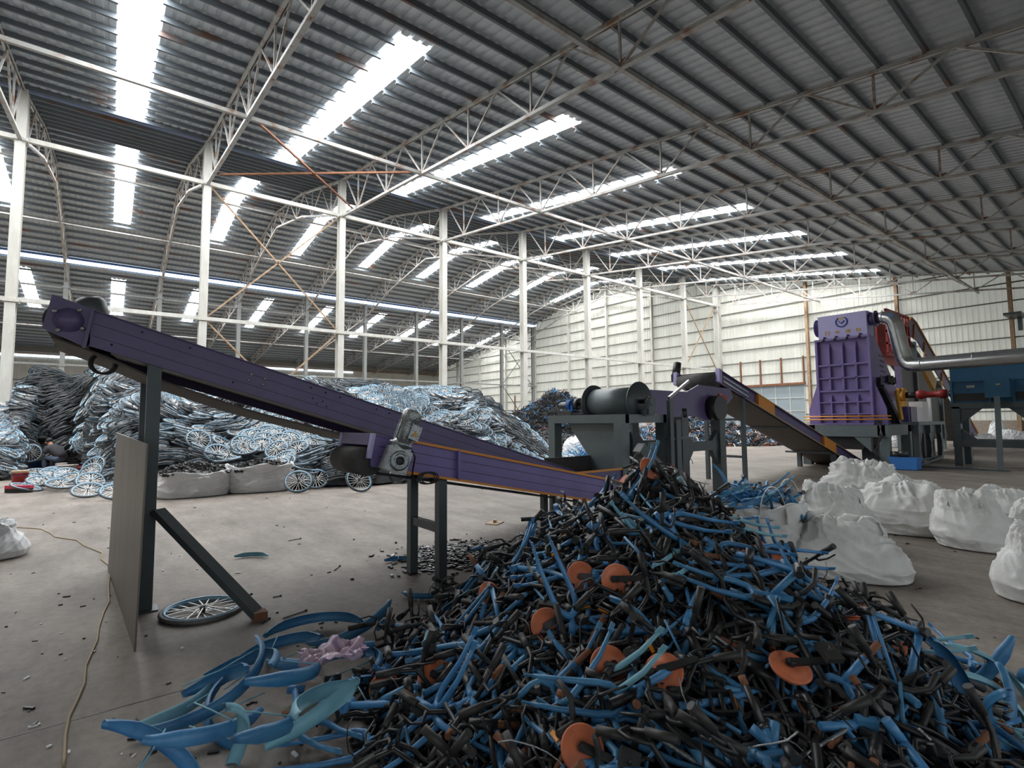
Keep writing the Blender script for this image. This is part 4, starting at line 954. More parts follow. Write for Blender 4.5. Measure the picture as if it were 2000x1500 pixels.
# ================================================================ SCRAP PIECES
def arc_pts(c, r, a0, a1, n, z=0): return [(c[0]+r*cos(radians(lerp(a0, a1, i/n))), c[1]+r*sin(radians(lerp(a0, a1, i/n))), z) for i in range(n+1)]
def mk(name, root, rm, kids):
    o = bpy.data.objects.new(name, root.mesh(name, rm)); COL.objects.link(o)
    for kn, kb, km in kids:
        c = bpy.data.objects.new(kn, kb.mesh(kn, km)); COL.objects.link(c); c.parent = o
    return o
def fork(matn):
    m = MB()
    m.tube([(-.03, 0, 0), (-.10, .045, 0)], .019, 10); m.tube([(-.03, 0, 0), (-.10, -.045, 0)], .019, 10)
    for s in (1, -1):
        m.tube([(-.02, 0, 0), (.0, .028*s, 0), (.035, .052*s, 0), (.09, .058*s, 0), (.24, .056*s, .005), (.36, .052*s, .03)], [.017, .017, .016, .015, .0115, .008], 9)
        m.bar((.355, .052*s, .03), (.395, .050*s, .04), .005, .024)
    m.tube([(-.10, 0, 0), (.0, 0, 0)], .0175, 10)
    m.v = [(x, y, z) for x, y, z in m.v]
    a = MB(); a.cyl((-.24, 0, 0), (-.085, 0, 0), .0135, 10); a.cyl((-.10, 0, 0), (-.085, 0, 0), .021, 10)
    t = MB(); t.cyl((-.27, 0, 0), (-.235, 0, 0), .015, 10)
    return mk('bicycle_fork', m, matn, [('steerer', a, 'darkmetal'), ('rusty_end', t, 'rust')])
def fork2(matn):
    m = MB(); pts = [(.36, .055, .02), (.2, .06, 0), (.06, .062, 0), (.01, .045, 0), (-.012, 0, 0), (.01, -.045, 0), (.06, -.062, 0), (.2, -.06, 0), (.36, -.055, .02)]
    m.tube(pts, [.009, .012, .0155, .017, .018, .017, .0155, .012, .009], 9)
    for s in (1, -1): m.bar((.355, .055*s, .02), (.40, .052*s, .028), .005, .024)
    a = MB(); a.cyl((-.15, 0, 0), (-.01, 0, 0), .018, 10)
    t = MB(); t.cyl((-.24, 0, 0), (-.14, 0, 0), .0145, 10)
    return mk('bicycle_fork', m, matn, [('steerer', a, matn), ('rusty_end', t, 'rust')])
def handlebar(seed):
    r = random.Random(seed); b = r.uniform(.05, .12)
    m = MB(); L = .27
    pts = [(-L, -.12, b), (-L*.75, -.06, b), (-.14, .0, b*.9), (-.08, .01, b*.3), (-.04, 0, 0), (.04, 0, 0), (.08, .01, b*.3), (.14, .0, b*.9), (L*.75, -.06, b), (L, -.12, b)]
    m.tube(pts, .0115, 8)
    kids = []
    for s in (-1, 1):
        g = MB(); g.tube([(s*L*.72, -.052, b), (s*L*1.03, -.135, b)], [.0165, .018], 10); kids.append(('grip', g, 'blackd'))
        l = MB(); l.tube([(s*.15, -.005, b), (s*.17, .04, b+.01), (s*.22, .025, b+.015), (s*.27, -.03, b+.01)], [.011, .008, .006, .005], 6); kids.append(('brake_lever', l, 'black'))
    st = MB(); st.cyl((0, 0, -.0), (0, .09, -.01), .018, 9); st.cyl((0, .09, .02), (0, .09, -.16), .014, 9); kids.append(('stem', st, 'blackd'))
    return mk('handlebar', m, 'black', kids)
def frame_tube(seed, matn):
    r = random.Random(seed); L = r.uniform(.22, .46); m = MB(); k = r.uniform(-.05, .05)
    m.tube([(-L/2, 0, 0), (0, k, .01), (L/2*.8, k*.3, 0), (L/2, 0, .01)], [.017, .018, .014, .008], 9)
    m.bar((L/2, 0, .01), (L/2+.05, .0, .012), .006, .022)
    e = MB(); e.cyl((-L/2-.02, -.045, 0), (-L/2-.02, .045, 0), .022, 10)
    return mk('frame_tube', m, matn, [('socket', e, 'darkmetal' if seed % 2 else matn)])
def frame_triangle(matn):
    m = MB(); A, B, C_ = (-.2, 0, 0), (.2, -.05, 0), (.12, .27, 0)
    m.tube([A, (0, -.03, .01), B], .017, 9); m.tube([B, C_], .014, 9); m.tube([A, C_], .0105, 8); m.tube([(-.2, 0, .05), (.12, .27, .02)], .008, 8)
    k = MB(); k.cyl((.2, -.05, -.04), (.2, -.05, .04), .022, 10); k2 = MB(); k2.cyl((.12, .27, -.03), (.12, .27, .03), .018, 10)
    return mk('frame_piece', m, matn, [('bottom_bracket', k, 'darkmetal'), ('axle_socket', k2, 'darkmetal')])
def seat_post(seed):
    r = random.Random(seed); L = r.uniform(.18, .32); m = MB(); m.cyl((-L/2, 0, 0), (L/2, 0, 0), .0155, 10)
    g = MB(); g.cyl((-L/2-.005, 0, 0), (-L/2+L*.55, 0, 0), .0215, 12)
    return mk('seat_post', m, 'blackd' if seed % 3 else 'rust', [('sleeve', g, 'black')])
def crank(seed):
    m = MB(); m.disc((0, 0, 0), (0, 0, 1), [(.085, -.004), (.085, .0), (.078, .004), (.060, .003), (.057, .007), (.03, .009), (0, .009)], 30); m.disc((0, 0, -.014), (0, 0, 1), [(0, 0), (.080, 0), (.080, .004), (.0, .006)], 26)
    a = MB(); a.prism([(-.018, -.017, .016), (.15, -.013, .022), (.163, 0, .022), (.15, .013, .022), (-.018, .017, .016), (-.026, 0, .016)], (0, 0, .014)); a.cyl((0, 0, -.05), (0, 0, .036), .015, 12)
    kids = [('crank_arm', a, 'black')]
    if seed % 2:
        p = MB(); p.box((.155, 0, .075), (.075, .09, .024)); p.cyl((.155, 0, .02), (.155, 0, .11), .007, 8); kids.append(('pedal', p, 'blackd'))
    return mk('chain_disc', m, 'disc', kids)
def pedal():
    m = MB()
    for s in (-1, 1): m.bx(-.05, .05, s*.042-.006, s*.042+.006, -.014, .014)
    m.bx(-.05, -.04, -.042, .042, -.012, .012); m.bx(.04, .05, -.042, .042, -.012, .012); m.cyl((-.09, 0, 0), (.05, 0, 0), .011, 8)
    k = MB(); k.bx(-.03, .03, .048, .052, -.009, .009)
    return mk('pedal', m, 'black', [('amber_reflector', k, 'amber')])
def brake_part(seed):
    r = random.Random(seed); m = MB()
    m.tube([(-.07, 0, 0), (-.03, .03, .01), (.03, .035, 0), (.06, 0, 0), (.05, -.05, .01)], [.012, .016, .012, .01, .007], 7); m.cyl((0, .03, -.02), (0, .03, .025), .013, 8); m.box((-.07, -.005, 0), (.035, .03, .022))
    return mk('brake_caliper', m, 'blackd' if seed % 2 else 'darkmetal', [])
def cable(seed):
    r = random.Random(seed); m = MB(); p = Vector((0, 0, 0)); th = 0; pts = []
    for i in range(12):
        pts.append(tuple(p)); th += r.gauss(.28*(1 if seed % 2 else -1), .22); p = p+Vector((cos(th)*.05, sin(th)*.05, r.gauss(.003, .010)))
    c = Vector(pts[6]); m.tube([Vector(q)-c for q in pts], .0033 if seed % 3 else .0048, 5)
    return mk('brake_cable', m, 'black' if seed % 4 else 'alu', [])
def grip_bar(seed):
    m = MB(); m.tube([(-.16, 0, 0), (-.05, 0, 0), (.02, .02, .01), (.07, .07, .02), (.08, .15, .02)], .0125, 9)
    g = MB(); g.cyl((-.17, 0, 0), (-.05, 0, 0), .0185, 12)
    return mk('bent_bar', m, 'blackd', [('grip', g, 'black')])
def fender(seed, matn):
    r = random.Random(seed); R_ = .34; a1 = r.uniform(80, 150); w = .034; m = MB(); n = 18; vs = []; pr = [(-1.0, -.014), (-.75, 0), (0, .008), (.75, 0), (1.0, -.014)]
    for i in range(n+1):
        a = radians(-a1/2+a1*i/n); f_ = min(1, .45+2.5*min(i, n-i)/n)
        for lay in (0, 1):
            for u, hgt in pr: rr = R_+hgt-.003*lay; vs.append((rr*cos(a)-R_, rr*sin(a), u*w*f_))
    q = 10
    for i in range(n):
        for lay in (0, 1):
            for j in range(4):
                a0 = i*q+lay*5+j; f4 = (a0, a0+1, a0+q+1, a0+q); m.f.append(list(f4 if lay == 0 else f4[::-1])); m.m.append(0); m.sm.append(True)
        for j in (0, 4):
            a0, b0 = i*q+j, i*q+5+j; m.f.append([a0, b0, b0+q, a0+q]); m.m.append(0); m.sm.append(False)
    m.v = vs
    for i in (0, n): m.f.append([i*q+j for j in range(5)]+[i*q+5+j for j in range(5)][::-1]); m.m.append(0); m.sm.append(False)
    s = MB(); s.tube([(.0, .05, w), (-.15, .02, w*1.3), (-.26, .0, w*1.4)], .0035, 5); s.tube([(.0, .05, -w), (-.15, .02, -w*1.3), (-.26, .0, -w*1.4)], .0035, 5)
    return mk('fender', m, matn, [('stay', s, 'blue2')] if seed % 2 else [])
# ================================================================ THE FRONT PILE
PC_R, PC_D, PH = 1.02, 3.95, 1.20
def pileH(X, Y):
    d = X*FWD[0]+Y*FWD[1]; r = X*RGT[0]+Y*RGT[1]
    dr, dd = r-PC_R, d-PC_D
    ru = 1.74 if dr < 0 else 1.62
    rv = 2.75 if dd < 0 else 1.35
    if dr > 0 and dd > 0: ru = 1.62-.2*min(1, dd)
    q = sqrt((dr/ru)**2+(dd/rv)**2)
    if dr < 0 and dd < 0: q = sqrt((dr/(1.74+.28*min(1, -dd)))**2+(dd/rv)**2)
    if dr > 0: q *= 1+.10*min(1, max(0, (d-2.6)/1.2))
    if q >= 1: return 0.0
    h = PH*(1-q)**1.06*(1+.14*nz(X*1.6, Y*1.6, 5))
    return h+.0
R2 = random.Random(5)
def slope_n(H, X, Y, e=.06): return Vector((-(H(X+e, Y)-H(X-e, Y))/(2*e), -(H(X, Y+e)-H(X, Y-e))/(2*e), 1)).normalized()
def orient(o, loc, n, ang, tilt=0, roll=0):
    a, b, n = basis(n); R = Matrix((a, b, n)).transposed() @ Matrix.Rotation(ang, 3, 'Z') @ Matrix.Rotation(tilt, 3, 'Y') @ Matrix.Rotation(roll, 3, 'X')
    o.location = loc; o.rotation_euler = R.to_euler()
class Kind:
    def __init__(s, variants): s.v = variants; s.used = [False]*len(variants); s.i = 0
    def get(s, idx=None):
        k = (s.i % len(s.v)) if idx is None else idx; s.i += 1
        if not s.used[k]: s.used[k] = True; return s.v[k]
        return copy_tree(s.v[k])
    def finish(s):
        for u, o in zip(s.used, s.v):
            if not u:
                for c in list(o.children): bpy.data.objects.remove(c)
                bpy.data.objects.remove(o)
K = dict(fork=Kind([fork('blue'), fork2('blue'), fork2('fblue'), fork('blue'), fork('blue2'), fork('fblue')]), bar=Kind([handlebar(1), handlebar(2), handlebar(3)]), tube=Kind([frame_tube(1, 'blue'), frame_tube(2, 'blue'), frame_tube(3, 'fblue'), frame_tube(4, 'blue2'), frame_tube(5, 'blue'), frame_tube(6, 'fblue'), frame_tube(7, 'fblue')]),
         tri=Kind([frame_triangle('blue'), frame_triangle('fblue')]), post=Kind([seat_post(1), seat_post(2), seat_post(3), seat_post(5)]), crank=Kind([crank(1), crank(2)]), pedal=Kind([pedal()]), brake=Kind([brake_part(1), brake_part(2)]),
         cable=Kind([cable(i) for i in range(1, 7)]), grip=Kind([grip_bar(1)]), fender=Kind([fender(i, m_) for i, m_ in ((1, 'fblue'), (2, 'fblue'), (3, 'blue'), (4, 'blue2'), (5, 'fblue'))]))
INFO = dict(fork=('blue bicycle fork', 'fork', 'bicycle forks'), bar=('black handlebar with grips', 'handlebar', 'handlebars'), tube=('blue frame tube', 'frame tube', 'frame tubes'), tri=('blue frame piece', 'frame piece', 'frame pieces'),
            post=('black seat post', 'seat post', 'seat posts'), crank=('orange chain disc with black crank', 'chain disc', 'chain discs'), pedal=('black pedal with amber reflector', 'pedal', 'pedals'), brake=('dark brake caliper', 'brake part', 'brake parts'),
            cable=('thin brake cable', 'cable', 'brake cables'), grip=('bent black bar with rubber grip', 'bar', 'bent bars'), fender=('curved blue fender', 'fender', 'fenders'))
def pile_zone(px, py):
    if py < 1050: return 'near the top of the front pile'
    if px < 900: return 'on the left foot of the front pile'
    if px > 1480: return 'on the right flank of the front pile'
    return 'on the middle face of the front pile' if py < 1280 else 'low at the front of the front pile'
def to_px(v):
    d = v.x*FWD[0]+v.y*FWD[1]; r = v.x*RGT[0]+v.y*RGT[1]; return 1000+FPX*r/d, hor(1000)-FPX*(v.z-CAM_H)/d
# hand-placed pieces: (kind, variant, px, py, up-direction, turn, lift, label)
HERO = [
 ('fork', 0, 1108, 1190, (-.35, -.8, .3), None, 'bright blue fork with its legs pointing up, on the face of the front pile'),
 ('fork', 0, 1165, 1050, (-.2, -.8, .5), None, 'blue fork hanging legs down near the pile centre, above an orange disc'),
 ('fork', 1, 1470, 1080, (-.3, -.6, .7), None, 'blue fork sticking out to the right in front of the white sack of frames'),
 ('bar', 0, 1130, 915, (-.2, -.6, .5), None, 'black handlebar on the pile top nearest the purple conveyor'),
 ('bar', 1, 1240, 905, (-.2, -.6, .6), None, 'black handlebar with thick grip at the very top of the pile'),
 ('bar', 2, 1270, 1075, (-.3, -.7, .6), None, 'looped black handlebar on the upper face of the pile'),
 ('grip', 0, 1350, 905, (-.3, -.8, .2), None, 'black bent bar pointing up at the right of the pile top'),
 ('crank', 0, 1130, 1125, (-.35, -.8, .35), None, 'orange disc with black crank, the brightest one on the pile face'),
 ('crank', 1, 1065, 1215, (-.35, -.8, .35), None, 'orange disc just left below the upright blue fork'),
 ('crank', 0, 957, 1160, (-.9, -.3, .1), None, 'orange disc seen almost edge-on at the left of the pile'),
 ('crank', 1, 762, 1335, (-.45, -.85, .2), None, 'orange disc with black crank low at the left of the pile'),
 ('crank', 0, 855, 1310, (-.3, -.6, .6), None, 'small looking orange disc right of the lower left disc'),
 ('crank', 1, 1195, 1130, (-.7, -.3, .3), None, 'narrow orange disc behind the hanging blue fork'),
 ('crank', 0, 1180, 1290, (-.5, -.7, .4), None, 'dark orange disc under the curved black handlebar'),
 ('crank', 1, 1280, 1300, (-.6, -.2, .7), None, 'dark orange disc lying tilted right of the pile centre'),
 ('crank', 0, 1515, 1290, (-.2, -.4, 1), None, 'orange disc lying flat on the right flank of the pile'),
 ('crank', 1, 1262, 920, (-.2, -.8, .5), None, 'orange disc half hidden under the bars on the pile top'),
 ('crank', 0, 1130, 1440, (-.3, -.7, .6), None, 'orange disc at the bottom front of the pile'),
 ('crank', 1, 1480, 1080, (-.3, -.4, .8), None, 'orange disc by the white sack, inside the projecting fork'),
 ('tube', 0, 940, 1075, (-.3, -.7, .6), None, 'pale blue tube lying level at the upper left of the pile'),
 ('tube', 1, 1060, 1012, (-.3, -.7, .6), None, 'blue tube sloping up near the left shoulder of the pile'),
 ('tube', 3, 870, 1180, (-.3, -.7, .4), None, 'pale dirty tube standing up at the left edge of the pile'),
 ('tri', 0, 1720, 1290, (-.3, -.9, .2), None, 'blue angled frame piece standing at the right end of the pile'),
]
PO = 0.03
turn = {0: 2.0, 1: -1.2, 2: -.1, 3: .3, 4: .1, 5: -.6, 6: 1.2, 19: .1, 20: .35, 21: 1.4, 22: 1.0}
for i, (kn, var, px, py, up, _, lab) in enumerate(HERO):
    v = hit(px, py, pileH, 1.6, 7, .02); o = K[kn].get(var)
    # u: picture-right on the piece's own plane
    n = Vector(up).normalized(); rt = Vector((RGT[0], RGT[1], 0)); a = (rt-n*rt.dot(n)).normalized(); b = n.cross(a)
    R = Matrix((a, b, n)).transposed() @ Matrix.Rotation(turn.get(i, R2.uniform(-.6, .6)), 3, 'Z')
    tow = Vector((-FWD[0], -FWD[1], .25)).normalized()
    o.location = v+tow*(.16 if kn != 'crank' else .13); o.rotation_euler = R.to_euler(); tag(o, lab, INFO[kn][1])
def sample_pile():
    while True:
        r = R2.uniform(PC_R-2.0, PC_R+1.8); d = R2.uniform(PC_D-2.3, PC_D+.9)
        p = pos_rd(r, d); h = pileH(p.x, p.y)
        if h <= .01: continue
        # favour the camera side
        if d > PC_D+.25 and R2.random() < .6: continue
        return p, h
COUNTS = dict(fork=74, bar=120, tube=34, tri=16, post=120, crank=12, pedal=50, brake=90, cable=90, grip=80, fender=5)
order = [k for k, c in COUNTS.items() for _ in range(c)]; R2.shuffle(order)
for kn in order:
    p, h = sample_pile(); n = slope_n(pileH, p.x, p.y); o = K[kn].get()
    lift = R2.uniform(.0, .06)
    if kn in ('cable', 'pedal', 'brake'): lift = R2.uniform(.02, .06)
    loc = Vector((p.x, p.y, h))+n*lift
    nn = (n+Vector((R2.gauss(0, .28), R2.gauss(0, .28), R2.gauss(0, .12)))).normalized()
    orient(o, loc, nn, R2.uniform(0, 2*pi), R2.gauss(0, .22), R2.gauss(0, .5) if kn not in ('crank', 'fork') else R2.gauss(0, .3))
    px, py = to_px(loc); z_ = pile_zone(px, py)
    tag(o, INFO[kn][0]+' '+z_, INFO[kn][1], INFO[kn][2]+' '+z_)
# remainder of the pile
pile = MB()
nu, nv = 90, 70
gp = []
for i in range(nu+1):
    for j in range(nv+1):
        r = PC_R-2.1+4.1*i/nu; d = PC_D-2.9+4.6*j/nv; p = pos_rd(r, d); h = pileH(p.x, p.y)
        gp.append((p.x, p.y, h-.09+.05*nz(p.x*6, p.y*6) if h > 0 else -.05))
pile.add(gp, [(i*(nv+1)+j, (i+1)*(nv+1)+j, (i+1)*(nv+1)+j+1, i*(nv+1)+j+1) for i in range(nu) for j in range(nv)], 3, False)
def bit(pile, loc, n, L, r, mi, bend=0, k=5):
    a, b, _ = basis(n); th = R2.uniform(0, 2*pi); u = a*cos(th)+b*sin(th)+n*R2.gauss(0, .25); u.normalize(); w_ = u.cross(n)
    pile.tube([loc-u*L/2, loc+w_*bend*L, loc+u*L/2], [r, r*1.05, r*R2.uniform(.6, 1)], k, mi)
for i in range(2600):
    p, h = sample_pile(); n = slope_n(pileH, p.x, p.y); dep = R2.uniform(-.10, .035)
    m_ = R2.choices([0, 1, 2, 4, 5, 6], [62, 7, 2, 5, 26, 2.5])[0]
    loc = Vector((p.x, p.y, h))+n*dep
    if loc.z < .01: loc.z = .012
    bit(pile, loc, n, R2.uniform(.12, .46), R2.uniform(.006, .019) if m_ != 2 else .01, m_, R2.gauss(0, .14), 6)
    if i % 5 == 0: # small lumps
        s_ = R2.uniform(.02, .05); pile.box(loc+n*.02, (s_*1.6, s_, s_*.8), Matrix.Rotation(R2.uniform(0, 3), 3, Vector((R2.random(), R2.random(), 1)).normalized()), R2.choice([0, 4, 4, 5]))
po = pile.single('scrap_pile', ['black', 'blue', 'rust', 'heapcore', 'blackd', 'fblue', 'alu'], tuple(pos_rd(PC_R, PC_D)))
tag(po, 'tangled bulk of black and blue bicycle scrap filling the big pile in front', 'scrap pile', None, 'stuff')
# ---- fenders spilling to the left and to the right corner
FEN = [(400, 1420, 2.9, .5, 0), (330, 1470, 2.6, .2, 2), (450, 1330, .2, .3, 0), (520, 1290, 2.0, .3, 4), (620, 1215, .1, .2, 1), (560, 1260, 2.6, .5, 0), (470, 1365, .35, .3, 1), (590, 1385, -1.1, .9, 3), (540, 1310, .5, .4, 2), (650, 1290, .9, .3, 0),
       (480, 1440, 2.7, .6, 3), (610, 1330, 2.2, .2, 4), (690, 1250, .3, .3, 1), (700, 1340, 1.2, .3, 2), (560, 1440, .8, .4, 0), (640, 1400, 2.2, .4, 3), (380, 1390, .6, .3, 3), (740, 1290, 1.5, .3, 0), (430, 1450, .3, .4, 2)]
for i, (px, py, ang, tl, var) in enumerate(FEN):
    v = G(px, py, .03+.05*(i % 4)); o = K['fender'].get(var)
    orient(o, v, (R2.gauss(0, .22), R2.gauss(0, .22), 1), ang, R2.gauss(0, .12), R2.gauss(0, .3))
    o.location.z += .04
    o.scale = (1.05,)*3
    tag(o, 'curved blue fender in the loose spill left of the front pile', 'fender', 'fenders spilled left of the pile')
for i, (px, py, ang, var) in enumerate([(1930, 1335, .2, 0), (1960, 1370, .3, 3), (1900, 1390, .1, 1), (1980, 1420, 1.2, 0), (1850, 1430, .6, 2), (1940, 1460, .2, 4), (1990, 1340, 2.9, 1), (1960, 1320, .9, 3)]):
    v = G(px, py, .05+.05*(i % 3)); o = K['fender'].get(var); orient(o, v, (R2.gauss(0, .3), R2.gauss(0, .3), 1), ang, R2.gauss(0, .3), .8)
    o.location.z += .05
    tag(o, 'curved blue fender in the spill at the lower right corner', 'fender', 'fenders at the lower right corner')
for i, (kn, var, px, py, ang) in enumerate([('tri', 0, 1800, 1400, .5), ('fork', 0, 1890, 1300, 2.4), ('tube', 1, 1790, 1330, .4), ('fork', 1, 1850, 1480, .9), ('tube', 0, 1760, 1440, 2.2), ('tri', 1, 1950, 1490, .2), ('tube', 2, 1700, 1470, .5), ('bar', 1, 1640, 1440, .9), ('fork', 0, 1900, 1440, .2), ('tube', 2, 640, 1355, -.5), ('tube', 1, 560, 1400, -.45), ('fork', 2, 600, 1430, .2), ('post', 0, 735, 1215, 2.2), ('post', 1, 790, 1205, -.5), ('bar', 0, 770, 1250, .6), ('tube', 1, 800, 1240, .5)]):
    v = G(px, py, .05); o = K[kn].get(var); orient(o, v, (R2.gauss(0, .12), R2.gauss(0, .12), 1), ang, 0, 0); o.location.z += .03
    side = 'right' if px > 1200 else 'left'
    tag(o, INFO[kn][0]+' lying loose %s of the front pile, %s' % (side, ['nearest one', 'beside a fender', 'apart from the rest'][i % 3]), INFO[kn][1], INFO[kn][2]+' loose at '+side)
for px, py, ang, var, lab in ((497, 1082, .05, 3, 'short blue fender piece lying alone on the floor between the conveyor legs and strut'), (785, 1090, .0, 0, 'dark blue fender piece beside the feed conveyor leg'), (815, 1165, 2.9, 0, 'curved blue fender lying just beyond the left edge of the pile')):
    v = G(px, py, .03); o = K['fender'].get(var); n = Vector((0, 0, 1)); rt = Vector((RGT[0], RGT[1], 0)); a = rt; b = n.cross(a)
    o.rotation_euler = (Matrix((a, b, n)).transposed() @ Matrix.Rotation(ang+pi/2, 3, 'Z')).to_euler(); o.location = v; o.scale = (.75,)*3; tag(o, lab, 'fender')

# ================================================================ SACKS
def ridged(x, y, z=0): return 1-abs(nz(x, y, z))*2.2
def crease(x, y, z=0): v = 1-min(1, abs(nz(x, y, z))*2.6); return v*v-.35
def ribbon(pts, w, side, t=.006):
    m = MB(); pts = [Vector(p) for p in pts]; vs = []
    for i, p in enumerate(pts):
        tg = (pts[min(i+1, len(pts)-1)]-pts[max(i-1, 0)]).normalized(); s = Vector(side); s = (s-tg*s.dot(tg)).normalized(); nn = tg.cross(s)
        for u, v_ in ((-1, -1), (1, -1), (1, 1), (-1, 1)): vs.append(p+s*u*w/2+nn*v_*t/2)
    n = len(pts)
    m.add(vs, [(i*4+j, i*4+(j+1) % 4, i*4+4+(j+1) % 4, i*4+4+j) for i in range(n-1) for j in range(4)]+[(3, 2, 1, 0), tuple(4*(n-1)+j for j in range(4))], 0, False); return m
def sack(name, px, py, w, dp, h, seed, label, kind='closed', matn='bag', rot=0, group=None, straps=2, lean=(0, 0), back=None):
    """woven bulk bag standing on the floor; (px,py) is where its front foot meets the floor"""
    foot = G(px, py); fd = Vector((FWD[0], FWD[1], 0)); u = Vector((foot.x, foot.y, 0)).normalized()
    c = foot+u*(dp/2)
    ca = math.atan2(u.y, u.x)-pi/2+rot
    NT, NA = 64, 150; vs = []; sd = seed*7.3
    if kind == 'closed': P = [(0, 0, 0), (.10, .98, 0), (.16, 1.06, .03), (.34, 1.13, .26), (.50, 1.05, .52), (.66, .82, .80), (.78, .56, .97), (.88, .34, 1.04), (.95, .18, 1.03), (1, 0, .98)]
    elif kind == 'slump': P = [(0, 0, 0), (.10, .98, 0), (.16, 1.08, .03), (.32, 1.16, .22), (.48, 1.0, .50), (.60, .78, .72), (.70, .66, .98), (.80, .48, 1.06), (.90, .34, .88), (1, 0, .80)]
    else: P = [(0, 0, 0), (.10, .9, 0), (.16, .98, .03), (.34, 1.04, .30), (.52, 1.03, .60), (.70, 1.02, 1.0), (.74, .97, 1.0), (.84, .93, .84), (1, 0, .84)]
    m = MB()
    for i in range(NT+1):
        t = i/NT; rr, zz = None, None
        for (t0, r0, z0), (t1, r1, z1) in zip(P, P[1:]):
            if t <= t1+1e-9:
                s = (t-t0)/(t1-t0); s = s*s*(3-2*s)*.5+s*.5; rr, zz = lerp(r0, r1, s), lerp(z0, z1, s); break
        for j in range(NA):
            a = 2*pi*j/NA; ca2, sa2 = cos(a), sin(a); k = (abs(ca2)**2.6+abs(sa2)**2.6)**(-1/2.6)
            x, y, z = rr*k*ca2*w/2, rr*k*sa2*dp/2, zz*h
            body = sstep(.12, .25, t); top = sstep(.5, .8, t) if kind != 'open' else 0
            wx, wy = nz(x*2.1+sd, y*2.1, z*2.1)*.9, nz(x*2.3, y*2.3+sd, z*2.3)*.9
            f1 = crease(a*1.3+sd+wx, z*10+wy*2+.9*sin(a*1.5+sd), sd)   # horizontal sag folds
            f2 = crease(a*3.0+z*3.0+sd+wx, z*2.6+wy, sd+9)             # diagonal folds
            f3 = nz(x*2.2+sd, y*2.2, z*2.2)
            dsp = body*(.060*f1*(1-.5*top)+.075*f2*(.5+top*1.3)+.10*f3)
            f = 1+dsp/max(.3, rr)*.9 if rr > .05 else 1
            zt = top*(.07*nz(x*4+sd, y*4, 2)+.11*crease(x*3+sd+wx, y*3+wy, 4)+.10*nz(x*1.7, y*1.7, sd))*h
            if kind == 'open' and .62 < t < .78: zt = (.07*nz(a*1.4+sd, 0, 3)+.10*nz(a*.7+sd, 0, 9))*h*2.4
            vs.append((x*f+lean[0]*zz*h, y*f+lean[1]*zz*h, max(0.004, z+zt+body*.02*f1)))
    fs = [(i*NA+j, i*NA+(j+1) % NA, (i+1)*NA+(j+1) % NA, (i+1)*NA+j) for i in range(1, NT-1) for j in range(NA)]
    fs += [tuple(range(NA, 2*NA))[::-1], tuple((NT-1)*NA+j for j in range(NA))]
    R = Matrix.Rotation(ca, 3, 'Z')
    m.add([R @ Vector(p)+c for p in vs], fs, 0, True)
    o = m.single(name, matn, (c.x, c.y, 0)); tag(o, label, 'sack', group)
    sw = [(-.32, -1), (.32, -1)] if kind == 'open' else [(-.3, -.6), (.35, -.3)]
    for q in range(straps):
        if kind == 'open':
            sy = -1 if q == 0 else 1; sx = (.18 if q == 0 else .38)
            pts = [(sx*w-.13+.26*(.5-.5*cos(pi*i/12)), sy*dp*.50, h*.72+(.30+.12*h)*sin(pi*i/12)) for i in range(13)]
        else:
            sx, sy = sw[q]; r_ = random.Random(seed*3+q); wd = r_.uniform(.10, .18); hh = r_.uniform(.10, .2)
            pts = [(sx*w*.6-wd+2*wd*(.5-.5*cos(pi*i/12)), sy*dp*.4+.10*sin(pi*i/12), h*.80+hh*sin(pi*i/12)) for i in range(13)]
        rb = ribbon([R @ Vector(p)+c for p in pts], .05, R @ Vector((0, 1, 0))); rb.build('lifting_strap', matn, o)
    return o, c
sack('bulk_bag', 1478, 1112, .98, .85, .66, 3, 'open white sack filled with blue frame parts, right behind the front pile', 'open')
sack('bulk_bag', 1655, 1137, 1.0, .80, .50, 4, 'slumped grey-white sack, the nearest one in the open, with a strap loop', 'slump', lean=(-.1, .1))
sack('bulk_bag', 1630, 1075, .9, .8, .66, 9, 'tall creased white sack between the frame-filled sack and the round one', 'slump', lean=(.0, .15))
sack('bulk_bag', 1770, 1047, 1.22, 1.0, .64, 6, 'wide round tied white sack in the middle of the right-hand row', 'closed', straps=0)
sack('bulk_bag', 1688, 990, 1.35, 1.1, .72, 7, 'large creased sack furthest back, beside the blue tub', 'slump', straps=1)
sack('bulk_bag', 1920, 1080, .78, .7, .60, 8, 'pointed leaning white sack right of the round one', 'slump', lean=(-.25, .1))
sack('bulk_bag', 1965, 1015, .8, .6, .42, 11, 'flat open sack behind the pointed one, near the right edge', 'slump', straps=1)
sack('bulk_bag', 2035, 1080, .62, .6, .50, 12, 'crumpled cream sack cut by the right edge, upper one', 'slump', straps=0)
sack('bulk_bag', 2050, 1190, .62, .6, .58, 13, 'white sack cut by the right edge, the lower and nearer one', 'slump', straps=0)
sack('bulk_bag', -22, 1098, .60, .6, .40, 14, 'white sack cut by the left edge of the view', 'slump', 'bagw', straps=0)
s1, c1_ = sack('bulk_bag', 378, 973, 1.36, 1.0, .52, 15, 'open white sack of black parts at the heap foot, left one of two', 'open', 'bagw', straps=0)
s2, c2_ = sack('bulk_bag', 508, 963, 1.36, 1.1, .60, 16, 'open white sack of black parts at the heap foot, right one of two', 'open', 'bagw', straps=0)
sack('bulk_bag', 1122, 893, .95, .9, .80, 17, 'full white sack seen through the drum frame', 'closed', 'bagw', straps=1)
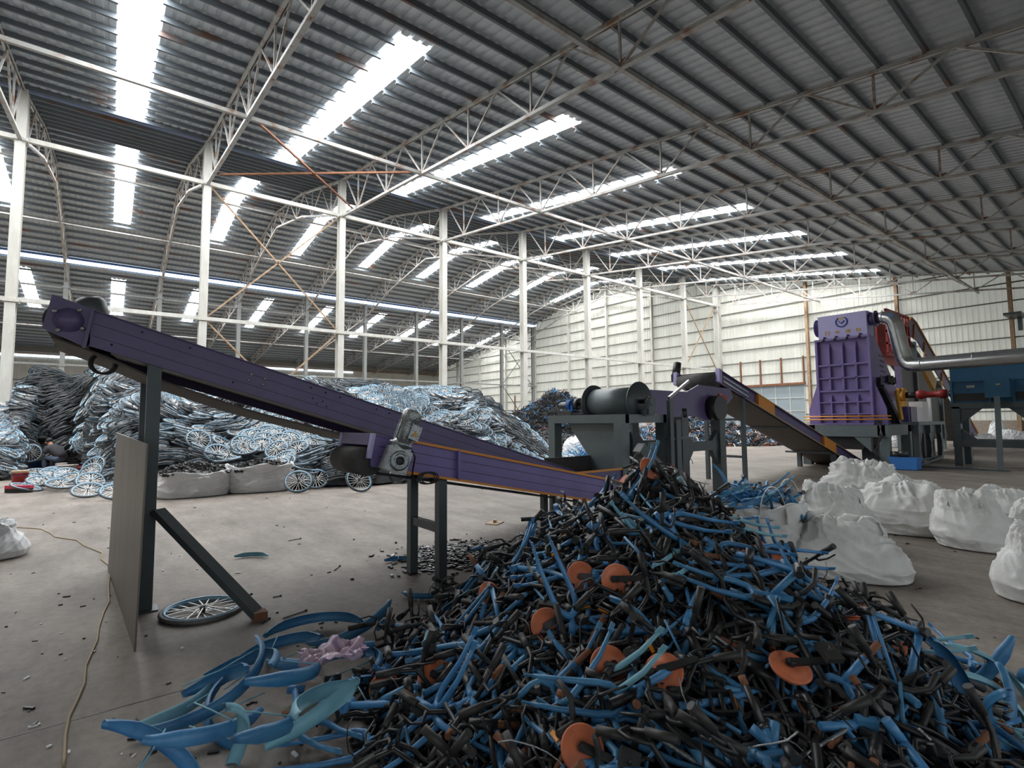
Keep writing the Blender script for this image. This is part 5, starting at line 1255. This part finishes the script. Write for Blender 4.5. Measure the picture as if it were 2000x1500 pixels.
for i, (px, py, w_, h_) in enumerate([(1742, 874, .8, .8), (1925, 872, 1.0, .6), (1950, 866, .8, 1.3), (1976, 871, 1.2, .8), (1998, 877, 1.0, .8)]):
    sack('bulk_bag', px, py, w_, .9, h_, 20+i, ['small white sack seen far off between the stand legs', 'low white sack far off behind the conduit', 'upright white sack far off, tallest of its row', 'broad white sack far off under the blue motor', 'white sack far off at the right edge'][i], 'closed', 'bagw', straps=0)
# black rubber parts in the two far sacks: nobody could count them
for nm, cc, sd in (('left', c1_, 1), ('right', c2_, 2)):
    r = random.Random(sd); m = MB()
    for i in range(420):
        x, y = r.uniform(-.62, .62), r.uniform(-.42, .42); z = .50+.20*max(0, 1-(x/.7)**2-(y/.5)**2)*r.uniform(.5, 1.1)
        if i % 3 == 0: m.ring(cc+Vector((x, y, z)), (r.gauss(0, 1), r.gauss(0, 1), 1), .035, .010, 8, 4)
        else: m.box(cc+Vector((x, y, z)), (r.uniform(.04, .10), r.uniform(.03, .06), .03), Matrix.Rotation(r.uniform(0, 3), 3, Vector((r.random(), r.random(), r.random()+.2)).normalized()), r.choice([0, 0, 1]))
    tag(m.single('black_parts', ['black', 'blackd'], cc), 'jumble of small black rubber and metal parts in the %s far white sack' % nm, 'scrap parts', None, 'stuff')
# blue frames in the near open sack
cb = G(1478, 1112); cb = cb+Vector((cb.x, cb.y, 0)).normalized()*.42
R3 = random.Random(8)
for i in range(34):
    kn = R3.choice(['tube', 'tube', 'tri', 'fender', 'fork']); o = K[kn].get()
    x, y = R3.uniform(-.36, .36), R3.uniform(-.26, .32); z = .60+.14*max(0, 1-(x/.5)**2-(y/.5)**2)*R3.uniform(.6, 1.2)
    loc = cb+Vector((RGT[0], RGT[1], 0))*x+Vector((FWD[0], FWD[1], 0))*y; loc.z = z
    orient(o, loc, (R3.gauss(0, .35), R3.gauss(0, .35), 1), R3.uniform(0, 6.28), R3.gauss(0, .2), R3.gauss(0, .4))
    tag(o, INFO[kn][0]+' packed in the open sack beside the front pile', INFO[kn][1], 'blue parts in the open sack')
for px, py, lab in ((1448, 985, 'blue fender standing up out of the open sack, left one'), (1505, 975, 'blue fender standing up out of the open sack, right one')):
    o = K['fender'].get(0); v = PD(px, py, 5.6); o.location = v; o.rotation_euler = (Matrix.Rotation(-.6, 3, 'Z') @ Matrix.Rotation(pi/2, 3, 'X') @ Matrix.Rotation(.4, 3, 'Z')).to_euler(); o.scale = (.7,)*3; tag(o, lab, 'fender')

# ================================================================ FAR SCRAP HEAPS
def scrap_heap(name, px, py, ru, rv, h, n, label, mats, wts, seed, L=(.25, .6), loops=0):
    c = G(px, py); u = Vector((c.x, c.y, 0)).normalized(); v = Vector((u.y, -u.x, 0)); c = c+u*rv; r = random.Random(seed); m = MB()
    def H(a, b):
        q = sqrt(a*a+b*b); return h*max(0, 1-q)**.8*(1+.3*nz(a*2+seed, b*2))
    vs = []; N = 24
    for i in range(N+1):
        for j in range(N+1):
            a, b = -1+2*i/N, -1+2*j/N; p = c+v*a*ru+u*b*rv; vs.append((p.x, p.y, max(-.03, H(a, b)-.08)))
    m.add(vs, [(i*(N+1)+j, i*(N+1)+j+1, (i+1)*(N+1)+j+1, (i+1)*(N+1)+j) for i in range(N) for j in range(N)], len(mats)-1)
    for i in range(n):
        a, b = r.uniform(-1, 1), r.uniform(-1, .25)
        hh = H(a, b)
        if hh <= .01: continue
        p = c+v*a*ru+u*b*rv; p.z = hh+r.uniform(-.05, .07); mi = r.choices(range(len(wts)), wts)[0]
        dr = Vector((r.gauss(0, 1), r.gauss(0, 1), r.gauss(0, .6))).normalized(); l = r.uniform(*L)
        if loops and r.random() < loops: m.ring(p, dr, .18, .018, 10, 4, mi)
        else: m.bar(p-dr*l/2, p+dr*l/2, r.uniform(.02, .05), None, mi)
    tag(m.single(name, mats, (c.x, c.y, 0)), label, 'scrap heap', None, 'stuff')
scrap_heap('scrap_heap', 1075, 880, 4.6, 3.0, 3.3, 3000, 'dark heap of handlebars and blue parts behind the wheel heap, left of the drum', ['blackd', 'blue', 'disc', 'darkmetal', 'heapcore'], [60, 12, 1.2, 14], 41)
scrap_heap('tyre_heap', 1080, 892, 2.6, 2.0, 1.0, 900, 'low heap of grey inner tubes at the right end of the wheel heap', ['tire', 'blackd', 'heapcore'], [70, 20], 42, loops=.6)
scrap_heap('scrap_heap', 1350, 872, 5.5, 3.2, 1.9, 3000, 'mixed grey, blue and orange scrap heap seen between the feeder legs', ['alu', 'blackd', 'blue', 'disc', 'white', 'heapcore'], [24, 40, 16, 6, 10], 43)
scrap_heap('frame_heap', 1185, 898, 1.6, 1.2, .55, 500, 'low spread of blue and white frame parts behind the drum hopper', ['blue', 'rim', 'white', 'heapcore'], [50, 30, 18], 44, L=(.4, .9))

# ================================================================ THE WORKER
wf = G(92, 921); fwdw = Vector((-RGT[0], -RGT[1], 0)); lf = Vector((-fwdw.y, fwdw.x, 0))
wr = thing('person', wf, 'seated worker in charcoal t-shirt and jeans bending over wheels, facing left', 'person')
def skin_obj(name, verts, edges, radii, m_, parent, lvl=2):
    me = bpy.data.meshes.new(name); me.from_pydata([tuple(fwdw*x+lf*y+Vector((0, 0, z))) for x, y, z in verts], edges, []); me.materials.append(M[m_])
    o = bpy.data.objects.new(name, me); COL.objects.link(o); o.parent = parent
    md = o.modifiers.new('skin', 'SKIN'); md.use_smooth_shade = True
    for i, rr in enumerate(radii): me.skin_vertices[0].data[i].radius = rr if isinstance(rr, tuple) else (rr, rr)
    me.skin_vertices[0].data[0].use_root = True
    s = o.modifiers.new('sub', 'SUBSURF'); s.levels = lvl; s.render_levels = lvl; return o
bv = [(-.48, 0, .42), (-.36, 0, .60), (-.20, 0, .76), (-.10, 0, .86), (-.03, 0, .95)]
be = [(0, 1), (1, 2), (2, 3), (3, 4)]; brd = [(.15, .12), (.15, .11), (.17, .11), .055, (.085, .095)]
bv.append((.03, 0, 1.00)); be.append((4, 5)); brd.append((.075, .08))
for s in (-1, 1):
    k = len(bv); bv += [(-.18, .18*s, .76), (-.04, .24*s, .56), (.14, .12*s, .44), (.20, .08*s, .42)]; be += [(2, k), (k, k+1), (k+1, k+2), (k+2, k+3)]; brd += [.06, .045, .034, .036]
    for fi in range(4): k2 = len(bv); bv += [(.25, .08*s+(fi-1.5)*.018, .41), (.275-.006*fi, .08*s+(fi-1.5)*.02, .38)]; be += [(k+3, k2), (k2, k2+1)]; brd += [.010, .008]
    k2 = len(bv); bv += [(.21, .08*s-.045*s, .39)]; be += [(k+3, k2)]; brd += [.010]
    k = len(bv); bv += [(-.40, .10*s, .42), (-.02, .16*s, .47), (-.03, .15*s, .10), (.08, .16*s, .05)]; be += [(0, k), (k, k+1), (k+1, k+2), (k+2, k+3)]; brd += [.09, .065, .042, .04]
skin_obj('body', bv, be, brd, 'skin', wr)
sv = [(-.50, 0, .44), (-.36, 0, .62), (-.20, 0, .78), (-.10, 0, .875)]; se = [(0, 1), (1, 2), (2, 3)]; sr = [(.19, .16), (.19, .16), (.22, .16), (.10, .09)]
for s in (-1, 1): k = len(sv); sv += [(-.18, .20*s, .77), (-.07, .245*s, .61)]; se += [(2, k), (k, k+1)]; sr += [.10, .085]
skin_obj('shirt', sv, se, sr, 'shirt', wr)
jv = [(-.48, 0, .38)]; je = []; jr = [(.17, .12)]
for s in (-1, 1): k = len(jv); jv += [(-.38, .10*s, .42), (-.02, .16*s, .475), (-.03, .15*s, .12)]; je += [(0, k), (k, k+1), (k+1, k+2)]; jr += [.11, .085, .062]
skin_obj('jeans', jv, je, jr, 'jeans', wr)
for s in (-1, 1): skin_obj('shoe', [(-.05, .155*s, .05), (.06, .16*s, .045), (.14, .16*s, .035)], [(0, 1), (1, 2)], [.05, .05, .038], 'red', wr)
skin_obj('hair', [(-.06, 0, .96), (.0, 0, 1.04), (.06, 0, 1.06)], [(0, 1), (1, 2)], [.115, .12, .09], 'hair', wr)
def loc_w(x, y, z): return wf+fwdw*x+lf*y+Vector((0, 0, z))
fx_ = MB(); fx_.disc(loc_w(.10, 0, .96), fwdw, [(.016, 0), (.010, .025), (0, .03)], 8)
fx_.build('nose', 'skin', wr)
ey = MB()
for s in (-1, 1): ey.disc(loc_w(.098, .032*s, .99), fwdw, [(.009, 0), (0, .006)], 8)
ey.box(loc_w(.095, 0, .925), (.035, .035, .008)); ey.build('eyes_and_mouth', 'hair', wr)
er = MB()
for s in (-1, 1): er.disc(loc_w(.0, .088*s, .97), lf*s, [(.026, 0), (.02, .012), (0, .008)], 10)
er.build('ears', 'skin', wr)
k = MB(); k.disc(loc_w(-.46, 0, 0), (0, 0, 1), [(.15, 0), (.16, .28), (.15, .29), (0, .29)], 18)
tag(k.single('stool', 'pail', loc_w(-.46, 0, 0)), 'low round stool under the seated worker', 'stool')
k = MB(); k.cyl(loc_w(.16, .06, .36), loc_w(.30, -.02, .52), .02, 8); k.box(loc_w(.31, -.02, .53), (.05, .11, .05))
tag(k.single('hammer', 'darkmetal', loc_w(.22, 0, .42)), 'dark tool held in the hands of the worker', 'tool')
# work bench tub, pails, boxes, brooms round the worker
def pail(px, py, r, h, label, mats, lidm=None):
    g = G(px, py); t = thing('pail', g, label, 'pail'); k = MB(); k.disc(g, (0, 0, 1), [(r*.86, 0), (r, h*.92), (r*1.06, h*.93), (r*1.06, h), (r*.95, h), (r*.9, h*.85), (0, h*.85)], 22); k.build('tub', mats, t)
    b = MB(); b.ring(g+Vector((0, 0, h*.8)), (0, 0, 1), r*1.02, .006, 20, 5); b.build('rim_band', lidm or mats, t)
    return t
pail(128, 932, .19, .36, 'dirty white plastic pail standing right of the worker', 'pail')
pail(140, 922, .17, .24, 'smaller dirty pail full of bolts behind the white pail', 'pail', 'cardb')
pail(72, 912, .26, .30, 'blue and white round tub at the knee of the worker', 'pailblue', 'white')
pail(38, 946, .17, .30, 'red and blue paint pail with a pale lid at the left edge', 'red', 'pailblue')
g = G(38, 946); k = MB(); k.bx(g.x-.17, g.x+.17, g.y-.17, g.y+.17, .31, .36); tag(k.single('box_lid', 'cardb', (g.x, g.y, .31)), 'square pale board lying on the red and blue pail', 'board')
def broom(px, py, L, label, ang):
    g = G(px, py); t = thing('floor_brush', g, label, 'brush'); d = Vector((cos(ang), sin(ang), 0)); k = MB(); k.bar(g-d*L/2+Vector((0, 0, .13)), g+d*L/2+Vector((0, 0, .13)), .09, .07); k.build('head', 'pink', t)
    k = MB(); k.bar(g-d*L/2+Vector((0, 0, .05)), g+d*L/2+Vector((0, 0, .05)), .08, .09); k.build('bristles', 'black', t)
    return t
broom(37, 962, .55, 'red floor brush head with black bristles at the left edge', -.55)
broom(157, 920, .5, 'red floor brush head with black bristles beside the white pail', -.6)

# ================================================================ THINGS ON THE FLOOR
pts = [G(x, y, .006) for x, y in ((18, 1022), (35, 1030), (80, 1033), (100, 1042), (108, 1049), (150, 1055), (165, 1066), (200, 1080), (197, 1092), (212, 1103), (215, 1120), (212, 1145), (213, 1175), (203, 1195), (193, 1225), (190, 1250), (178, 1278), (168, 1300), (165, 1335), (152, 1365), (135, 1400), (128, 1435), (126, 1470), (124, 1510))]
sm_ = []
for i in range(len(pts)-1):
    for q in range(3): sm_.append(pts[i].lerp(pts[i+1], q/3))
k = MB(); k.tube(sm_, .007, 6); tag(k.single('extension_cord', 'cord', tuple(pts[8])), 'tan extension cord snaking over the floor from the left sack towards the camera', 'cord')
k = MB(); c = G(966, 1022); k.box(c+Vector((0, 0, .006)), (.26, .20, .012), Matrix.Rotation(.5, 3, 'Z')); k.box(c+Vector((.02, .02, .03)), (.10, .05, .04), Matrix.Rotation(.9, 3, 'Z'))
tag(k.single('cardboard_sheet', 'cardb', tuple(c)), 'flat piece of cardboard on the floor behind the feed conveyor leg', 'cardboard')
r = random.Random(3); k = MB(); c0 = G(900, 1085)
for i in range(1500):
    q = Vector((r.gauss(0, .34), r.gauss(0, .28), 0)); s_ = r.uniform(.008, .03); z = max(0, .05*(1-q.length/.6))*r.random()
    p = c0+q; k.box((p.x, p.y, z+s_*.35), (s_*r.uniform(1, 3), s_, s_*.7), Matrix.Rotation(r.uniform(0, 6), 3, 'Z'), r.choice([0, 0, 1, 2]))
tag(k.single('rubber_crumbs', ['black', 'blackd', 'alu'], tuple(c0)), 'spread of dark shredded crumbs on the floor behind the feed conveyor legs', 'debris', None, 'stuff')
k = MB()
for i in range(420):
    px, py = r.uniform(-50, 2000), 860+640*r.random()**1.1
    p = G(px, py)
    if pileH(p.x, p.y) > 0 or heapH(p.x, p.y) > 0: continue
    s_ = r.uniform(.004, .016); mi = r.choice([0, 0, 0, 1, 2])
    k.box((p.x, p.y, s_*.35), (s_*r.uniform(1, 4), s_, s_*.7), Matrix.Rotation(r.uniform(0, 6), 3, 'Z'), mi)
tag(k.single('floor_litter', ['black', 'blackd', 'white'], (2, 5, 0)), 'tiny dark and pale chips scattered over the concrete floor', 'debris', None, 'stuff')
for i, (px, py, L, a) in enumerate([(575, 1054, .16, .5), (658, 1110, .17, 1.2), (575, 1200, .20, .6), (518, 1213, .10, 1.1), (540, 1165, .06, .2), (480, 1163, .09, .5), (345, 1178, .09, .9)]):
    p = G(px, py, .006); d = Vector((cos(a-.3), sin(a-.3), 0)); m = MB(); m.cyl(p-d*L/2, p+d*L/2, .0045, 7); m.cyl(p+d*L/2, p+d*(L/2+.012), .010, 8)
    tag(m.single('bolt', 'darkmetal', tuple(p)), 'thin dark metal bolt lying on the floor, '+['far one beyond the strut', 'left of the feed conveyor leg', 'right of the strut foot', 'touching the strut foot', 'just behind the strut foot', 'beside the strut', 'behind the steel sheet'][i], 'bolt', None)
# pink film caught in the fenders
m = MB(); c = G(650, 1290, .16); N = 26; vs = []
for i in range(N+1):
    for j in range(N+1):
        x, y = -.16+.32*i/N, -.12+.24*j/N; e = 1+.5*nz(i*.3, j*.3, 7)
        vs.append(c+Vector((x*e, y*e, .07*ridged(x*12, y*12, 1)+.05*nz(x*9, y*9, 4))))
m.add(vs, [(i*(N+1)+j, i*(N+1)+j+1, (i+1)*(N+1)+j+1, (i+1)*(N+1)+j) for i in range(N) for j in range(N)], 0, True)
ob = m.single('plastic_film', 'film', tuple(c)); sl = ob.modifiers.new('solid', 'SOLIDIFY'); sl.thickness = .002
tag(ob, 'crumpled pinkish plastic film lying among the fenders', 'plastic film')
# looped cable right of the pile
def wire(pxs, r_, label, m_='black', z=None):
    P_ = []
    for i, (x, y, zz) in enumerate(pxs): P_.append(G(x, y, zz))
    S = []
    for i in range(len(P_)-1):
        p0_, p1_, p2_, p3_ = P_[max(i-1, 0)], P_[i], P_[i+1], P_[min(i+2, len(P_)-1)]
        for q in range(5):
            t = q/5; S.append(.5*((2*p1_)+(p2_-p0_)*t+(2*p0_-5*p1_+4*p2_-p3_)*t*t+(3*p1_-p0_-3*p2_+p3_)*t**3))
    S.append(P_[-1]); k_ = MB(); k_.tube(S, r_, 6); tag(k_.single('loose_cable', m_, tuple(P_[0])), label, 'cable')
wire([(1565, 1150, .12), (1620, 1155, .06), (1665, 1180, .02), (1675, 1205, .01), (1655, 1232, .02), (1630, 1245, .08)], .0035, 'thin black cable looping out over the floor right of the pile')
wire([(1590, 1180, .15), (1640, 1215, .06), (1700, 1262, .02)], .003, 'straight thin black cable running right from the pile')
wire([(1805, 1278, .005), (1850, 1300, .005), (1885, 1320, .01)], .003, 'thin wire on the floor near the lower right fenders')
# green framed item at the right edge (partly in view)
k = MB(); k.bx(43.2, 45.2, 5.3, 6.1, 7.8, 7.95); k.bx(44.9, 45.2, 5.5, 5.7, 7.0, 7.9); tag(k.single('wall_canopy', 'slate', (44.5, 5.7, 7.8)), 'small dark canopy bracket fixed high on the end wall at the right edge', 'bracket')
for kk in K.values(): kk.finish()
